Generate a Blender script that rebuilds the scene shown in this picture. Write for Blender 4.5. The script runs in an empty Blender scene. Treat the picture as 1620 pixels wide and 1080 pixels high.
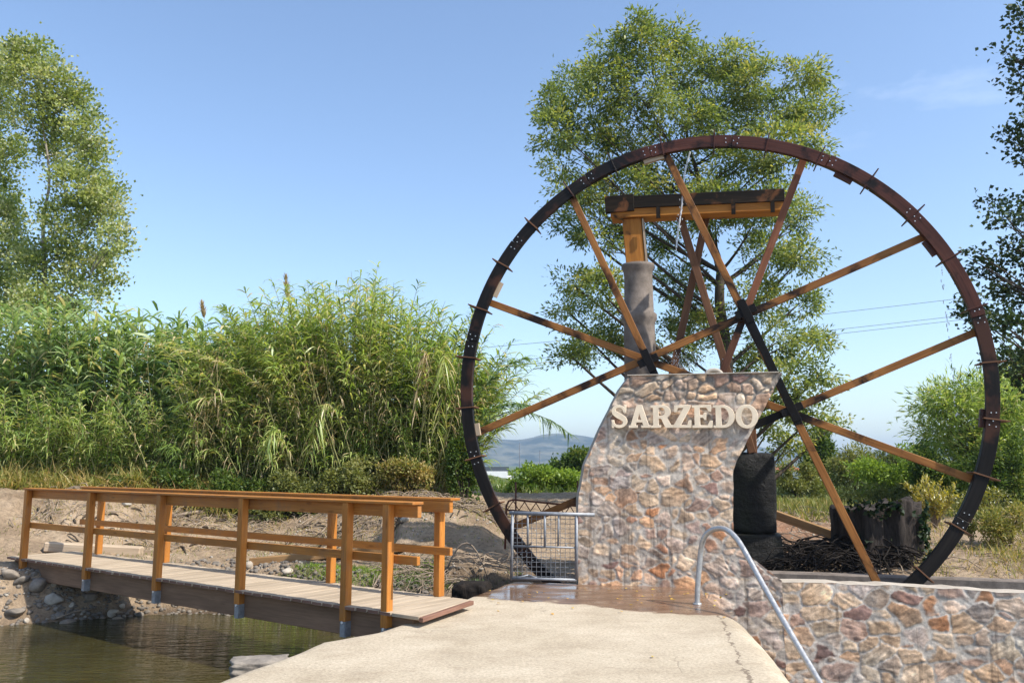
import bpy, math, random
import numpy as np
from mathutils import Vector, Matrix
rs = np.random.RandomState(7); random.seed(7)
sc = bpy.context.scene
R = math.radians
# ------------------------------------------------------------------ camera
F = 1350.0; TH = math.atan(193 / 1350.0); CZ = 1.55
cs, sn = math.cos(TH), math.sin(TH)
cam = bpy.data.cameras.new('camera'); cob = bpy.data.objects.new('camera', cam); sc.collection.objects.link(cob)
cob.location = (0, 0, CZ); cob.rotation_euler = (math.pi / 2 + TH, 0, 0)
cam.sensor_width = 36; cam.lens = 36 * F / 1620.0; cam.clip_end = 20000; cam.clip_start = 0.05
sc.camera = cob
# ------------------------------------------------------------------ world, sun, exposure
SUN_EL, SUN_H = 48.0, (0.870, -0.493)
wd = bpy.data.worlds.new('World'); sc.world = wd; wd.use_nodes = True
nt = wd.node_tree; nt.nodes.clear()
sky = nt.nodes.new('ShaderNodeTexSky'); sky.sky_type = 'NISHITA'; sky.sun_disc = False
sky.sun_elevation = R(SUN_EL); sky.sun_rotation = math.atan2(SUN_H[0], SUN_H[1])
sky.air_density = 1.0; sky.dust_density = 1.0; sky.ozone_density = 2.2; sky.altitude = 100
bg = nt.nodes.new('ShaderNodeBackground'); bg.inputs[1].default_value = 0.145
wo = nt.nodes.new('ShaderNodeOutputWorld')
# faint wisps of cirrus mixed into the sky
tc = nt.nodes.new('ShaderNodeTexCoord'); mp = nt.nodes.new('ShaderNodeMapping'); mp.inputs['Scale'].default_value = (3, 3, 9)
mp.inputs['Rotation'].default_value = (0.3, 0.5, 0)
nz = nt.nodes.new('ShaderNodeTexNoise'); nz.inputs['Scale'].default_value = 1.6; nz.inputs['Detail'].default_value = 9; nz.inputs['Roughness'].default_value = .62
cr = nt.nodes.new('ShaderNodeValToRGB'); cr.color_ramp.elements[0].position = .56; cr.color_ramp.elements[1].position = .85
cr.color_ramp.elements[1].color = (.2, .2, .2, 1)
mxs = nt.nodes.new('ShaderNodeMixRGB'); mxs.inputs[2].default_value = (7.5, 7.8, 8.2, 1)
dp = nt.nodes.new('ShaderNodeVectorMath'); dp.operation = 'DOT_PRODUCT'; dp.inputs[1].default_value = Vector((.42, .80, .425)).normalized()
mr = nt.nodes.new('ShaderNodeMapRange'); mr.inputs[1].default_value = .985; mr.inputs[2].default_value = .998
mu = nt.nodes.new('ShaderNodeMath'); mu.operation = 'MULTIPLY'
nt.links.new(tc.outputs['Generated'], dp.inputs[0]); nt.links.new(dp.outputs['Value'], mr.inputs[0]); nt.links.new(mr.outputs[0], mu.inputs[1]); nt.links.new(cr.outputs[0], mu.inputs[0])
for a, b in ((tc.outputs['Generated'], mp.inputs[0]), (mp.outputs[0], nz.inputs['Vector']), (nz.outputs[0], cr.inputs[0]),
             (mu.outputs[0], mxs.inputs[0]), (sky.outputs[0], mxs.inputs[1]), (mxs.outputs[0], bg.inputs[0]), (bg.outputs[0], wo.inputs[0])):
    nt.links.new(a, b)
sl = bpy.data.lights.new('sun', 'SUN'); sl.energy = 3.9; sl.angle = R(.53); sl.color = (1, .955, .88)
so = bpy.data.objects.new('sun', sl); sc.collection.objects.link(so)
h_ = math.cos(R(SUN_EL)); sd = Vector((SUN_H[0] * h_, SUN_H[1] * h_, math.sin(R(SUN_EL)))).normalized()
so.rotation_euler = sd.to_track_quat('Z', 'Y').to_euler()
sc.view_settings.view_transform = 'Standard'; sc.view_settings.look = 'None'; sc.view_settings.gamma = 1
sc.view_settings.exposure = 0.78

# ------------------------------------------------------------------ geometry helpers
PSI = R(-12)
EX = np.array([math.cos(PSI), math.sin(PSI), 0.]); EN = np.array([-math.sin(PSI), math.cos(PSI), 0.])   # along and behind the wheel plane
def ray(u, v):
    a = (u - 810) / F; b = (540 - v) / F
    return np.array([a, cs - b * sn, sn + b * cs])
def at(u, v, Y):
    r = ray(u, v); p = r * (Y / r[1]); p[2] += CZ; return p
def atz(u, v, z):
    r = ray(u, v); p = r * ((z - CZ) / r[2]); p[2] = z; return p
def onp(u, v, D):          # point of the plane parallel to the wheel, crossing x=0 at y=D
    r = ray(u, v); p = r * (EN[1] * D / (r @ EN)); p[2] += CZ; return p
def loc(s, z, D):          # wheel-plane local to world
    return np.array([0, D, 0.]) + EX * s + np.array([0, 0, z])
def sz(u, v, D):
    p = onp(u, v, D); return float((p - np.array([0, D, 0])) @ EX), float(p[2])
def nrm(v):
    v = np.asarray(v, float); return v / (np.linalg.norm(v) + 1e-12)
def nrms(a): return a / (np.linalg.norm(a, axis=-1, keepdims=True) + 1e-12)

_P = rs.RandomState if False else None
def vnoise(x, y, seed=0):   # smooth 2-d value noise, vectorised
    xi = np.floor(x).astype(np.int64); yi = np.floor(y).astype(np.int64)
    fx = x - xi; fy = y - yi; fx = fx * fx * (3 - 2 * fx); fy = fy * fy * (3 - 2 * fy)
    def hh(i, j):
        n = (i * 374761393 + j * 668265263 + seed * 982451653) & 0x7fffffff
        n = ((n ^ (n >> 13)) * 1274126177) & 0x7fffffff
        return ((n ^ (n >> 16)) & 0xffff) / 65535.0
    return (hh(xi, yi) * (1 - fx) + hh(xi + 1, yi) * fx) * (1 - fy) + (hh(xi, yi + 1) * (1 - fx) + hh(xi + 1, yi + 1) * fx) * fy
def fbm(x, y, o=4, seed=0):
    r = 0; a = .5
    for k in range(o):
        r = r + a * (vnoise(x, y, seed + k) - .5); x = x * 2.03 + 7.1; y = y * 2.03 - 3.7; a *= .5
    return r

def link(o, parent=None):
    sc.collection.objects.link(o)
    if parent is not None:
        o.parent = parent
        o.matrix_parent_inverse = Matrix.Translation(parent.location).inverted() if parent.type == 'EMPTY' and parent.rotation_euler[2] == 0 else parent.matrix_basis.inverted()
    return o
def tag(o, label=None, cat=None, group=None, kind=None):
    if label: o['label'] = label
    if cat: o['category'] = cat
    if group: o['group'] = group
    if kind: o['kind'] = kind
    return o
def thing(name, label, cat, at_=(0, 0, 0), group=None):
    o = bpy.data.objects.new(name, None); o.empty_display_size = .1; o.location = Vector([float(c) for c in at_])
    sc.collection.objects.link(o); return tag(o, label, cat, group)
def arr_mesh(name, V, Fq, mat, parent=None, rnd=None, col=None, smooth=False, uv=None):
    V = np.asarray(V, np.float32); Fq = np.asarray(Fq, np.int32); k = Fq.shape[1]
    me = bpy.data.meshes.new(name)
    me.vertices.add(len(V)); me.vertices.foreach_set('co', V.ravel())
    me.loops.add(Fq.size); me.loops.foreach_set('vertex_index', Fq.ravel())
    me.polygons.add(len(Fq)); me.polygons.foreach_set('loop_start', np.arange(0, Fq.size, k, dtype=np.int32))
    me.polygons.foreach_set('loop_total', np.full(len(Fq), k, np.int32))
    if smooth: me.polygons.foreach_set('use_smooth', np.ones(len(Fq), bool))
    if rnd is not None:
        a = me.attributes.new('rnd', 'FLOAT', 'POINT'); a.data.foreach_set('value', np.asarray(rnd, np.float32))
    if col is not None:
        c = np.ones((len(V), 4), np.float32); c[:, :3] = col
        a = me.attributes.new('col', 'FLOAT_COLOR', 'POINT'); a.data.foreach_set('color', c.ravel())
    if uv is not None:
        l = me.uv_layers.new(name='UVMap'); l.data.foreach_set('uv', np.asarray(uv, np.float32)[Fq.ravel()].ravel())
    me.update(calc_edges=True); me.validate()
    me.materials.append(mat)
    return link(bpy.data.objects.new(name, me), parent)

class MB:
    """collects boxes, tubes and prisms; each face carries a uv with u along the piece, in metres"""
    def __init__(s): s.v = []; s.f = []; s.uv = []; s.sm = []
    def add(s, vs, fs, uvs, smooth=False):
        b = len(s.v); s.v += [tuple(map(float, q)) for q in vs]
        for f, u in zip(fs, uvs): s.f.append([b + i for i in f]); s.uv.append(u); s.sm.append(smooth)
        return s
    def beam(s, p0, p1, w, h, side=None, taper=1.0):
        """box from p0 to p1; w is the size along side, h along the third axis"""
        p0 = np.asarray(p0, float); p1 = np.asarray(p1, float); d = nrm(p1 - p0); L = np.linalg.norm(p1 - p0)
        if side is None: side = np.cross(d, [0, 0, 1.]); side = nrm(side) if np.linalg.norm(side) > 1e-3 else np.array([1., 0, 0])
        side = nrm(np.asarray(side, float) - d * np.dot(side, d)); t = np.cross(d, side)
        vs = []
        for p, k in ((p0, 1.), (p1, taper)):
            for a, b in ((-1, -1), (1, -1), (1, 1), (-1, 1)): vs.append(p + side * a * w / 2 * k + t * b * h / 2 * k)
        fs = [(0, 3, 2, 1), (4, 5, 6, 7)]; o = random.random() * 20
        uv = [[(o, 0), (o, h), (o + w, h), (o + w, 0)]] * 2
        c = [0, w, w + h, 2 * w + h, 2 * w + 2 * h]
        for i in range(4):
            j = (i + 1) % 4; fs.append((i, j, j + 4, i + 4)); uv.append([(o, o + c[i]), (o, o + c[i + 1]), (o + L, o + c[i + 1]), (o + L, o + c[i])])
        return s.add(vs, fs, uv)
    def tube(s, pts, rad, n=8, cap=True):
        pts = [np.asarray(p, float) for p in pts]; rad = rad if hasattr(rad, '__len__') else [rad] * len(pts)
        vs = []; L = 0; ls = []
        ref = np.array([0, 0, 1.]) if abs(nrm(pts[-1] - pts[0])[2]) < .9 else np.array([1., 0, 0])
        for i, p in enumerate(pts):
            d = nrm(pts[min(i + 1, len(pts) - 1)] - pts[max(i - 1, 0)]); a = nrm(np.cross(d, ref)); b = np.cross(d, a)
            if i: L += np.linalg.norm(p - pts[i - 1])
            ls.append(L)
            for k in range(n):
                t = 2 * math.pi * k / n; vs.append(p + (a * math.cos(t) + b * math.sin(t)) * rad[i])
        fs = []; uv = []
        for i in range(len(pts) - 1):
            for k in range(n):
                k2 = (k + 1) % n; fs.append((i * n + k, i * n + k2, (i + 1) * n + k2, (i + 1) * n + k))
                r = rad[i] * 6.28 / n; uv.append([(ls[i], k * r), (ls[i], (k + 1) * r), (ls[i + 1], (k + 1) * r), (ls[i + 1], k * r)])
        s.add(vs, fs, uv, True)
        if cap:
            m = len(pts) - 1; b = len(s.v) - len(vs)
            s.f.append([b + k for k in range(n)][::-1]); s.uv.append([(0, 0)] * n); s.sm.append(False)
            s.f.append([b + m * n + k for k in range(n)]); s.uv.append([(0, 0)] * n); s.sm.append(False)
        return s
    def prism(s, poly, off):
        """closed polygon (3-d points) extruded by off"""
        n = len(poly); P = [np.asarray(p, float) for p in poly]; o = np.asarray(off, float)
        vs = P + [p + o for p in P]; h = float(np.linalg.norm(o)); fs = [list(range(n)), list(range(2 * n - 1, n - 1, -1))]
        e0 = nrm(P[1] - P[0]); e1 = nrm(np.cross(o, e0))
        fuv = [(float((p - P[0]) @ e0), float((p - P[0]) @ e1)) for p in P]
        uv = [fuv, fuv[::-1]]; L = 0
        for i in range(n):
            j = (i + 1) % n; l = float(np.linalg.norm(P[j] - P[i])); fs.append((j, i, i + n, j + n)); uv.append([(L + l, 0), (L, 0), (L, h), (L + l, h)]); L += l
        return s.add(vs, fs, uv)
    def build(s, name, mat, parent=None, bevel=0, mats=None):
        me = bpy.data.meshes.new(name); me.from_pydata(s.v, [], s.f)
        l = me.uv_layers.new(name='UVMap'); l.data.foreach_set('uv', np.array([c for u in s.uv for c in u], np.float32).ravel())
        me.polygons.foreach_set('use_smooth', np.array(s.sm, bool))
        me.materials.append(mat)
        import bmesh
        bm = bmesh.new(); bm.from_mesh(me); bmesh.ops.recalc_face_normals(bm, faces=bm.faces); bm.to_mesh(me); bm.free()
        o = link(bpy.data.objects.new(name, me), parent)
        if bevel:
            m = o.modifiers.new('bevel', 'BEVEL'); m.width = bevel; m.segments = 1; m.limit_method = 'ANGLE'; m.angle_limit = R(50)
        return o

# ------------------------------------------------------------------ materials
class NT:
    def __init__(s, name):
        s.m = bpy.data.materials.new(name); s.m.use_nodes = True; s.t = s.m.node_tree; s.t.nodes.clear()
        s.out = s.n('ShaderNodeOutputMaterial')
    def n(s, ty, **k):
        x = s.t.nodes.new(ty)
        for a, b in k.items(): setattr(x, a, b)
        return x
    def l(s, a, b): s.t.links.new(a, b)
    def noise(s, vec, scale, detail=5, rough=.55, dist=0):
        x = s.n('ShaderNodeTexNoise'); x.inputs['Scale'].default_value = scale; x.inputs['Detail'].default_value = detail
        x.inputs['Roughness'].default_value = rough; x.inputs['Distortion'].default_value = dist
        if vec is not None: s.l(vec, x.inputs['Vector'])
        return x.outputs[0]
    def map(s, vec, scale=(1, 1, 1), loc_=(0, 0, 0), rot=(0, 0, 0)):
        x = s.n('ShaderNodeMapping'); x.inputs['Scale'].default_value = scale; x.inputs['Location'].default_value = loc_; x.inputs['Rotation'].default_value = rot
        s.l(vec, x.inputs[0]); return x.outputs[0]
    def ramp(s, fac, stops, interp='LINEAR'):
        x = s.n('ShaderNodeValToRGB'); c = x.color_ramp; c.interpolation = interp
        while len(c.elements) < len(stops): c.elements.new(.5)
        for e, (p, col) in zip(c.elements, stops):
            e.position = p; e.color = (*col, 1) if hasattr(col, '__len__') else (col, col, col, 1)
        s.l(fac, x.inputs[0]); return x.outputs[0]
    def mix(s, fac, a, b, mode='MIX'):
        x = s.n('ShaderNodeMixRGB', blend_type=mode)
        for i, q in ((0, fac), (1, a), (2, b)):
            if hasattr(q, 'links') or hasattr(q, 'is_linked'): s.l(q, x.inputs[i])
            elif hasattr(q, '__len__'): x.inputs[i].default_value = (*q, 1)
            else: x.inputs[i].default_value = q if i == 0 else (q, q, q, 1)
        return x.outputs[0]
    def math(s, op, a, b=0):
        x = s.n('ShaderNodeMath', operation=op)
        for i, q in ((0, a), (1, b)):
            if hasattr(q, 'is_linked'): s.l(q, x.inputs[i])
            else: x.inputs[i].default_value = q
        return x.outputs[0]
    def bump(s, h, strength=.5, dist=.01, nor=None):
        x = s.n('ShaderNodeBump'); x.inputs['Strength'].default_value = strength; x.inputs['Distance'].default_value = dist
        s.l(h, x.inputs['Height'])
        if nor is not None: s.l(nor, x.inputs['Normal'])
        return x.outputs[0]
    def pbr(s, col, rough=.8, nor=None, spec=.5, metal=0):
        x = s.n('ShaderNodeBsdfPrincipled')
        for key, q in (('Base Color', col), ('Roughness', rough), ('Specular IOR Level', spec), ('Metallic', metal)):
            if hasattr(q, 'is_linked'): s.l(q, x.inputs[key])
            elif hasattr(q, '__len__'): x.inputs[key].default_value = (*q, 1)
            else: x.inputs[key].default_value = q
        if nor is not None: s.l(nor, x.inputs['Normal'])
        s.l(x.outputs[0], s.out.inputs[0]); return s.m
    def uv(s): return s.n('ShaderNodeTexCoord').outputs['UV']
    def obj(s): return s.n('ShaderNodeTexCoord').outputs['Object']
    def pos(s): return s.n('ShaderNodeNewGeometry').outputs['Position']
    def attr(s, name, o='Fac'):
        x = s.n('ShaderNodeAttribute'); x.attribute_name = name; return x.outputs[o]

def m_wood(name, light, dark, rough=.5, knots=.35, wet=None, wetcol=(.01, .009, .008), wetat=.5, spec=.16):
    n = NT(name); uv = n.uv()
    g = n.noise(n.map(uv, (1.3, 26, 1)), 1.6, 8, .65, .6)
    g2 = n.noise(n.map(uv, (.9, 5, 1)), 1.0, 4, .5, .4)
    c = n.ramp(g, [(.28, dark), (.5, [(a + b) / 2 for a, b in zip(light, dark)]), (.72, light)])
    c = n.mix(n.ramp(g2, [(.35, .55), (.65, 0.)]), c, [q * .62 for q in dark], 'MIX')
    if name == 'varnished_timber':
        c = n.mix(n.ramp(n.noise(n.map(n.pos(), (1, 1, .5)), 5, 6, .7), [(.52, 0.), (.7, .6)]), c, (.27, .15, .075))
    vo = n.n('ShaderNodeTexVoronoi'); vo.inputs['Scale'].default_value = 1; n.l(n.map(uv, (2.4, 9, 1)), vo.inputs['Vector'])
    kn = n.ramp(vo.outputs['Distance'], [(.06, 1.), (.16, 0.)])
    c = n.mix(n.math('MULTIPLY', kn, knots), c, [q * .25 for q in dark])
    r = rough
    if wet:
        w = n.noise(n.map(n.pos(), (1.1, 1.1, 1.1)), wet, 5, .6, .5)
        wf = n.ramp(w, [(wetat - .05, 0.), (wetat + .05, 1.)])
        c = n.mix(wf, c, wetcol); r = n.ramp(wf, [(0, rough), (1, .42)])
    return n.pbr(c, r, n.bump(g, .35, .004), spec)

M = {}
M['bridge'] = m_wood('varnished_timber', (.62, .26, .055), (.38, .135, .028), .42, .45)
M['bridge_beam'] = m_wood('stained_beam', (.32, .19, .115), (.19, .11, .065), .7, .2)
M['deck'] = m_wood('weathered_deck', (.56, .455, .33), (.38, .295, .205), .85, .12)
M['deck_end'] = m_wood('deck_end', (.30, .17, .12), (.18, .09, .06), .8, .2)
M['spoke'] = m_wood('spoke_timber', (.42, .19, .055), (.20, .075, .022), .45, .4, 1.3, (.020, .011, .007), .56)
M['spoke_red'] = m_wood('spoke_red_timber', (.30, .12, .06), (.15, .055, .028), .5, .4, 1.3, (.020, .012, .009), .62)
M['rim_black'] = m_wood('wet_black_rim', (.022, .018, .015), (.005, .004, .004), .5, .2, 1.2, (.060, .026, .016), .57)
M['rim_red'] = m_wood('wet_red_rim', (.13, .048, .031), (.055, .021, .015), .36, .4, 1.7, (.012, .009, .008), .57)
M['node'] = m_wood('soaked_node', (.014, .011, .009), (.004, .003, .003), .5, 0)
M['flume'] = m_wood('flume_timber', (.60, .26, .05), (.36, .13, .025), .5, .4, 1.9, (.03, .015, .008), .66)
M['flume_black'] = m_wood('flume_mossy', (.035, .022, .012), (.004, .004, .003), .65, .2, 2.2, (.15, .06, .022), .60)
M['plank'] = m_wood('pale_plank', (.62, .50, .36), (.42, .31, .21), .85, .2)
M['tan_plank'] = m_wood('tan_plank', (.42, .26, .12), (.26, .14, .06), .8, .2)
M['strut'] = m_wood('strut_timber', (.24, .12, .06), (.12, .055, .03), .6, .3, 1.5, (.02, .012, .01), .64)

def m_masonry():
    n = NT('rubble_masonry'); c = n.attr('col', 'Color'); p = n.pos()
    v1 = n.noise(p, 26, 6, .65); v2 = n.noise(p, 6, 5, .6)
    c = n.mix(.75, c, n.ramp(v1, [(.3, .62), (.7, 1.28)]), 'MULTIPLY')
    c = n.mix(.8, c, n.ramp(v2, [(.3, (.70, .68, .68)), (.5, (1, 1, 1)), (.7, (1.12, 1.03, .93))]), 'MULTIPLY')
    st = n.noise(n.map(p, (7, 7, .35)), 1.5, 5, .6)
    c = n.mix(n.ramp(st, [(.56, 0.), (.72, .75)]), c, (.05, .035, .025))
    rr = n.noise(n.map(p, (2.2, 2.2, 1.2), (4, 0, 2)), 1.3, 5, .6, .6)
    c = n.mix(n.ramp(rr, [(.62, 0.), (.74, .42)]), c, (.27, .12, .05))
    return n.pbr(c, .72, n.bump(v1, .5, .012), .35)
M['masonry'] = m_masonry()
def m_concrete(name, c1, c2, rough=.9, sc_=4):
    n = NT(name); p = n.pos(); a = n.noise(p, sc_, 7, .62); b = n.noise(p, 90, 3, .6)
    c = n.ramp(a, [(.3, c1), (.7, c2)]); c = n.mix(.35, c, n.ramp(b, [(.3, .6), (.7, 1.3)]), 'MULTIPLY')
    return n.pbr(c, rough, n.bump(n.math('ADD', a, n.math('MULTIPLY', b, .3)), .5, .01), .3)
M['mortar'] = m_concrete('cap_mortar', (.34, .29, .23), (.52, .46, .38))
M['pillar'] = m_concrete('weathered_pillar', (.12, .098, .08), (.25, .205, .17), .9, 7)
def m_walk():
    n = NT('walkway_concrete'); p = n.pos()
    a = n.noise(p, 1.6, 8, .62); b = n.noise(p, 120, 3, .7); f = n.noise(n.map(p, (1, 2.4, 1)), 3.2, 7, .65, .4)
    c = n.ramp(a, [(.25, (.375, .305, .215)), (.5, (.475, .395, .285)), (.75, (.54, .46, .34))])
    b2 = n.noise(p, 38, 4, .8)
    c = n.mix(.8, c, n.ramp(b2, [(.36, .66), (.60, 1.16)]), 'MULTIPLY')
    c = n.mix(n.ramp(f, [(.55, 0.), (.68, .30)]), c, (.27, .20, .13))
    vo = n.n('ShaderNodeTexVoronoi', feature='DISTANCE_TO_EDGE'); vo.inputs['Scale'].default_value = .55
    wv = n.n('ShaderNodeVectorMath', operation='ADD'); nn = n.n('ShaderNodeTexNoise'); nn.inputs['Scale'].default_value = 2.3; nn.inputs['Detail'].default_value = 6
    n.l(p, nn.inputs['Vector']); vs = n.n('ShaderNodeVectorMath', operation='SCALE'); vs.inputs['Scale'].default_value = .5; n.l(nn.outputs['Color'], vs.inputs[0])
    n.l(p, wv.inputs[0]); n.l(vs.outputs[0], wv.inputs[1]); n.l(wv.outputs[0], vo.inputs['Vector'])
    ck = n.ramp(vo.outputs['Distance'], [(.0, .7), (.005, 0.)])
    ck = n.math('MULTIPLY', ck, n.ramp(n.noise(p, .8, 3), [(.54, 0.), (.60, .6)]))
    c = n.mix(ck, c, (.10, .07, .05))
    xy = n.n('ShaderNodeSeparateXYZ'); n.l(p, xy.inputs[0])
    ln = n.math('ABSOLUTE', n.math('SUBTRACT', n.math('ADD', xy.outputs[0], n.math('MULTIPLY', n.math('SUBTRACT', n.noise(p, 2.6, 7, .7), .5), .30)), n.math('ADD', n.math('MULTIPLY', xy.outputs[1], .15), .755)))
    lw = n.math('MULTIPLY', n.ramp(n.noise(p, 5, 5, .7), [(.42, 0.), (.7, 1.)]), .030)
    lk = n.math('LESS_THAN', ln, lw); lk = n.math('MULTIPLY', lk, .75)
    c = n.mix(lk, c, (.13, .09, .06)); ck = n.math('MAXIMUM', ck, lk)
    g3 = n.noise(n.map(p, (1, 3.2, 1)), 22, 5, .7); c = n.mix(n.ramp(g3, [(.54, 0.), (.66, .45)]), c, (.24, .185, .12))
    g4 = n.noise(p, .7, 6, .7); c = n.mix(.8, c, n.ramp(g4, [(.32, (.80, .77, .72)), (.6, (1.08, 1.08, 1.08))]), 'MULTIPLY')
    # dark spots and grit
    sp = n.n('ShaderNodeTexVoronoi'); sp.inputs['Scale'].default_value = 11; n.l(p, sp.inputs['Vector'])
    c = n.mix(n.ramp(sp.outputs['Distance'], [(.05, .6), (.10, 0.)]), c, (.14, .10, .07))
    # the wet end by the wall: a stain with a wandering edge
    w = n.attr('rnd'); wn = n.noise(p, 1.7, 5, .6)
    ww = n.math('ADD', w, n.math('MULTIPLY', n.math('SUBTRACT', wn, .5), .5))
    wf = n.ramp(ww, [(.48, 0.), (.53, 1.)])
    wc = n.ramp(n.noise(n.map(p, (1, 3, 1)), 2.4, 6, .6), [(.3, (.11, .062, .036)), (.55, (.185, .11, .066)), (.75, (.25, .16, .10))])
    c = n.mix(wf, c, wc)
    pud = n.ramp(n.noise(n.map(p, (1, 2.2, 1), (3.1, 0, 0)), 1.5, 4, .5), [(.44, .42), (.56, .07)])
    r = n.mix(wf, (.9, .9, .9), pud)
    h = n.math('ADD', n.math('MULTIPLY', b, .5), n.math('SUBTRACT', a, n.math('MULTIPLY', ck, .8)))
    bp = n.n('ShaderNodeBump'); bp.inputs['Distance'].default_value = .012; n.l(h, bp.inputs['Height'])
    n.l(n.ramp(wf, [(0, .55), (1, .07)]), bp.inputs['Strength'])
    return n.pbr(c, r, bp.outputs[0], .45)
M['walk'] = m_walk()
def m_ground():
    n = NT('bank_soil'); p = n.pos(); k = n.attr('col', 'Color'); sp = n.n('ShaderNodeSeparateColor'); n.l(k, sp.inputs[0])
    a = n.noise(p, .9, 8, .65); b = n.noise(p, 14, 6, .7); d = n.noise(p, 60, 3, .6)
    c = n.ramp(a, [(.28, (.21, .145, .09)), (.5, (.35, .255, .165)), (.72, (.48, .365, .25))])
    c = n.mix(.9, c, n.ramp(b, [(.3, .45), (.5, .95), (.75, 1.3)]), 'MULTIPLY')
    c = n.mix(n.ramp(n.noise(p, 3.5, 6, .7), [(.54, 0.), (.66, .6)]), c, (.17, .12, .08))
    gr = n.ramp(n.noise(p, 2.2, 6, .65), [(.35, (.035, .055, .014)), (.55, (.11, .14, .035)), (.75, (.22, .19, .07))])
    gm = n.ramp(n.math('ADD', sp.outputs[0], n.math('MULTIPLY', n.math('SUBTRACT', b, .5), .9)), [(.42, 0.), (.6, 1.)])
    c = n.mix(gm, c, gr)
    c = n.mix(sp.outputs[1], c, n.ramp(b, [(.3, (.045, .032, .022)), (.7, (.12, .085, .055))]))
    rd = n.ramp(b, [(.3, (.16, .06, .03)), (.7, (.36, .17, .09))])
    c = n.mix(sp.outputs[2], c, rd)
    h = n.math('ADD', b, n.math('MULTIPLY', d, .5))
    return n.pbr(c, .95, n.bump(h, .9, .05), .2)
M['ground'] = m_ground()
def m_water(name, col, sc_=1.0, st=.35):
    n = NT(name); p = n.pos()
    a = n.noise(n.map(p, (1.5, 5.5, 1), rot=(0, 0, .22)), 1.9 * sc_, 4, .55, .5); b = n.noise(n.map(p, (1, 2.6, 1)), 9 * sc_, 2, .5)
    big = n.ramp(n.noise(p, .35, 3), [(.35, .25), (.6, 1.)])
    h = n.math('MULTIPLY', n.math('ADD', a, n.math('MULTIPLY', b, .22)), big)
    cc = n.mix(n.ramp(n.noise(p, .6, 4), [(.35, 0.), (.65, 1.)]), col, [q * .45 for q in col])
    x = n.pbr(cc, .03, n.bump(h, st, .05), .5)
    for q in n.t.nodes:
        if q.type == 'BSDF_PRINCIPLED': q.inputs['IOR'].default_value = 1.33; q.inputs['Specular IOR Level'].default_value = .75
    return x
M['water'] = m_water('river_water', (.050, .043, .013), 1, .6)
M['channel_water'] = m_water('channel_water', (.02, .02, .015), 2.5, .6)
def m_leaf(name, stops, trans=.42, gloss=.08, grough=.45):
    n = NT(name); c = n.ramp(n.attr('rnd'), stops)
    d = n.n('ShaderNodeBsdfDiffuse'); t = n.n('ShaderNodeBsdfTranslucent'); g = n.n('ShaderNodeBsdfGlossy'); g.inputs['Roughness'].default_value = grough
    g.inputs['Color'].default_value = (.9, .95, .9, 1)
    n.l(c, d.inputs[0]); tcx = n.mix(1.0, c, (1.25, 1.22, .6), 'MULTIPLY'); n.l(tcx, t.inputs[0])
    m1 = n.n('ShaderNodeMixShader'); m1.inputs[0].default_value = trans; n.l(d.outputs[0], m1.inputs[1]); n.l(t.outputs[0], m1.inputs[2])
    m2 = n.n('ShaderNodeMixShader'); m2.inputs[0].default_value = gloss; n.l(m1.outputs[0], m2.inputs[1]); n.l(g.outputs[0], m2.inputs[2])
    n.l(m2.outputs[0], n.out.inputs[0]); return n.m
M['ash'] = m_leaf('ash_leaves', [(0, (.065, .11, .035)), (.5, (.18, .235, .07)), (.82, (.33, .37, .10)), (1, (.48, .44, .14))], .5, .02)
M['poplar'] = m_leaf('poplar_leaves', [(0, (.12, .17, .04)), (.45, (.26, .32, .09)), (.8, (.42, .46, .19)), (1, (.58, .57, .36))], .42, .02, .5)
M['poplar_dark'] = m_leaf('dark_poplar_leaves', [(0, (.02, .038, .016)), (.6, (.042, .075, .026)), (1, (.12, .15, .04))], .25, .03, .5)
M['reed'] = m_leaf('reed_leaves', [(0, (.08, .14, .03)), (.38, (.23, .33, .075)), (.72, (.43, .51, .15)), (.95, (.60, .58, .26)), (1, (.66, .54, .30))], .5, .03, .4)
M['reed_blue'] = m_leaf('blue_green_reed_leaves', [(0, (.09, .16, .055)), (.4, (.23, .34, .13)), (.75, (.40, .50, .24)), (.94, (.56, .56, .29)), (1, (.64, .54, .32))], .5, .03, .4)
M['reed_dry'] = m_leaf('dry_reed_leaves', [(0, (.22, .15, .06)), (.5, (.42, .30, .15)), (1, (.58, .46, .27))], .3, .05)
M['bush'] = m_leaf('bush_leaves', [(0, (.035, .065, .014)), (.5, (.085, .14, .028)), (.85, (.16, .21, .045)), (1, (.28, .27, .08))], .42, .015)
M['bush_light'] = m_leaf('light_bush_leaves', [(0, (.11, .18, .025)), (.5, (.22, .32, .045)), (1, (.38, .46, .09))], .45, .02)
M['bush_olive'] = m_leaf('olive_bush_leaves', [(0, (.08, .10, .028)), (.5, (.19, .21, .06)), (1, (.36, .33, .12))], .42, .02)
M['bush_yellow'] = m_leaf('yellow_bush_leaves', [(0, (.20, .20, .03)), (.5, (.40, .34, .04)), (1, (.58, .46, .08))], .5)
M['weed'] = m_leaf('dry_weeds', [(0, (.12, .15, .03)), (.4, (.26, .26, .07)), (.7, (.44, .34, .13)), (1, (.60, .40, .19))], .42, .02)
M['grass'] = m_leaf('grass_blades', [(0, (.06, .12, .015)), (.6, (.13, .21, .03)), (1, (.28, .28, .08))], .4, .04)
M['ivy'] = m_leaf('ivy_leaves', [(0, (.006, .014, .005)), (.7, (.016, .036, .012)), (1, (.08, .09, .03))], .2, .02, .4)
M['fallen'] = m_leaf('fallen_leaf', [(0, (.55, .42, .05)), (1, (.62, .34, .08))], .2, .05)
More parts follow.
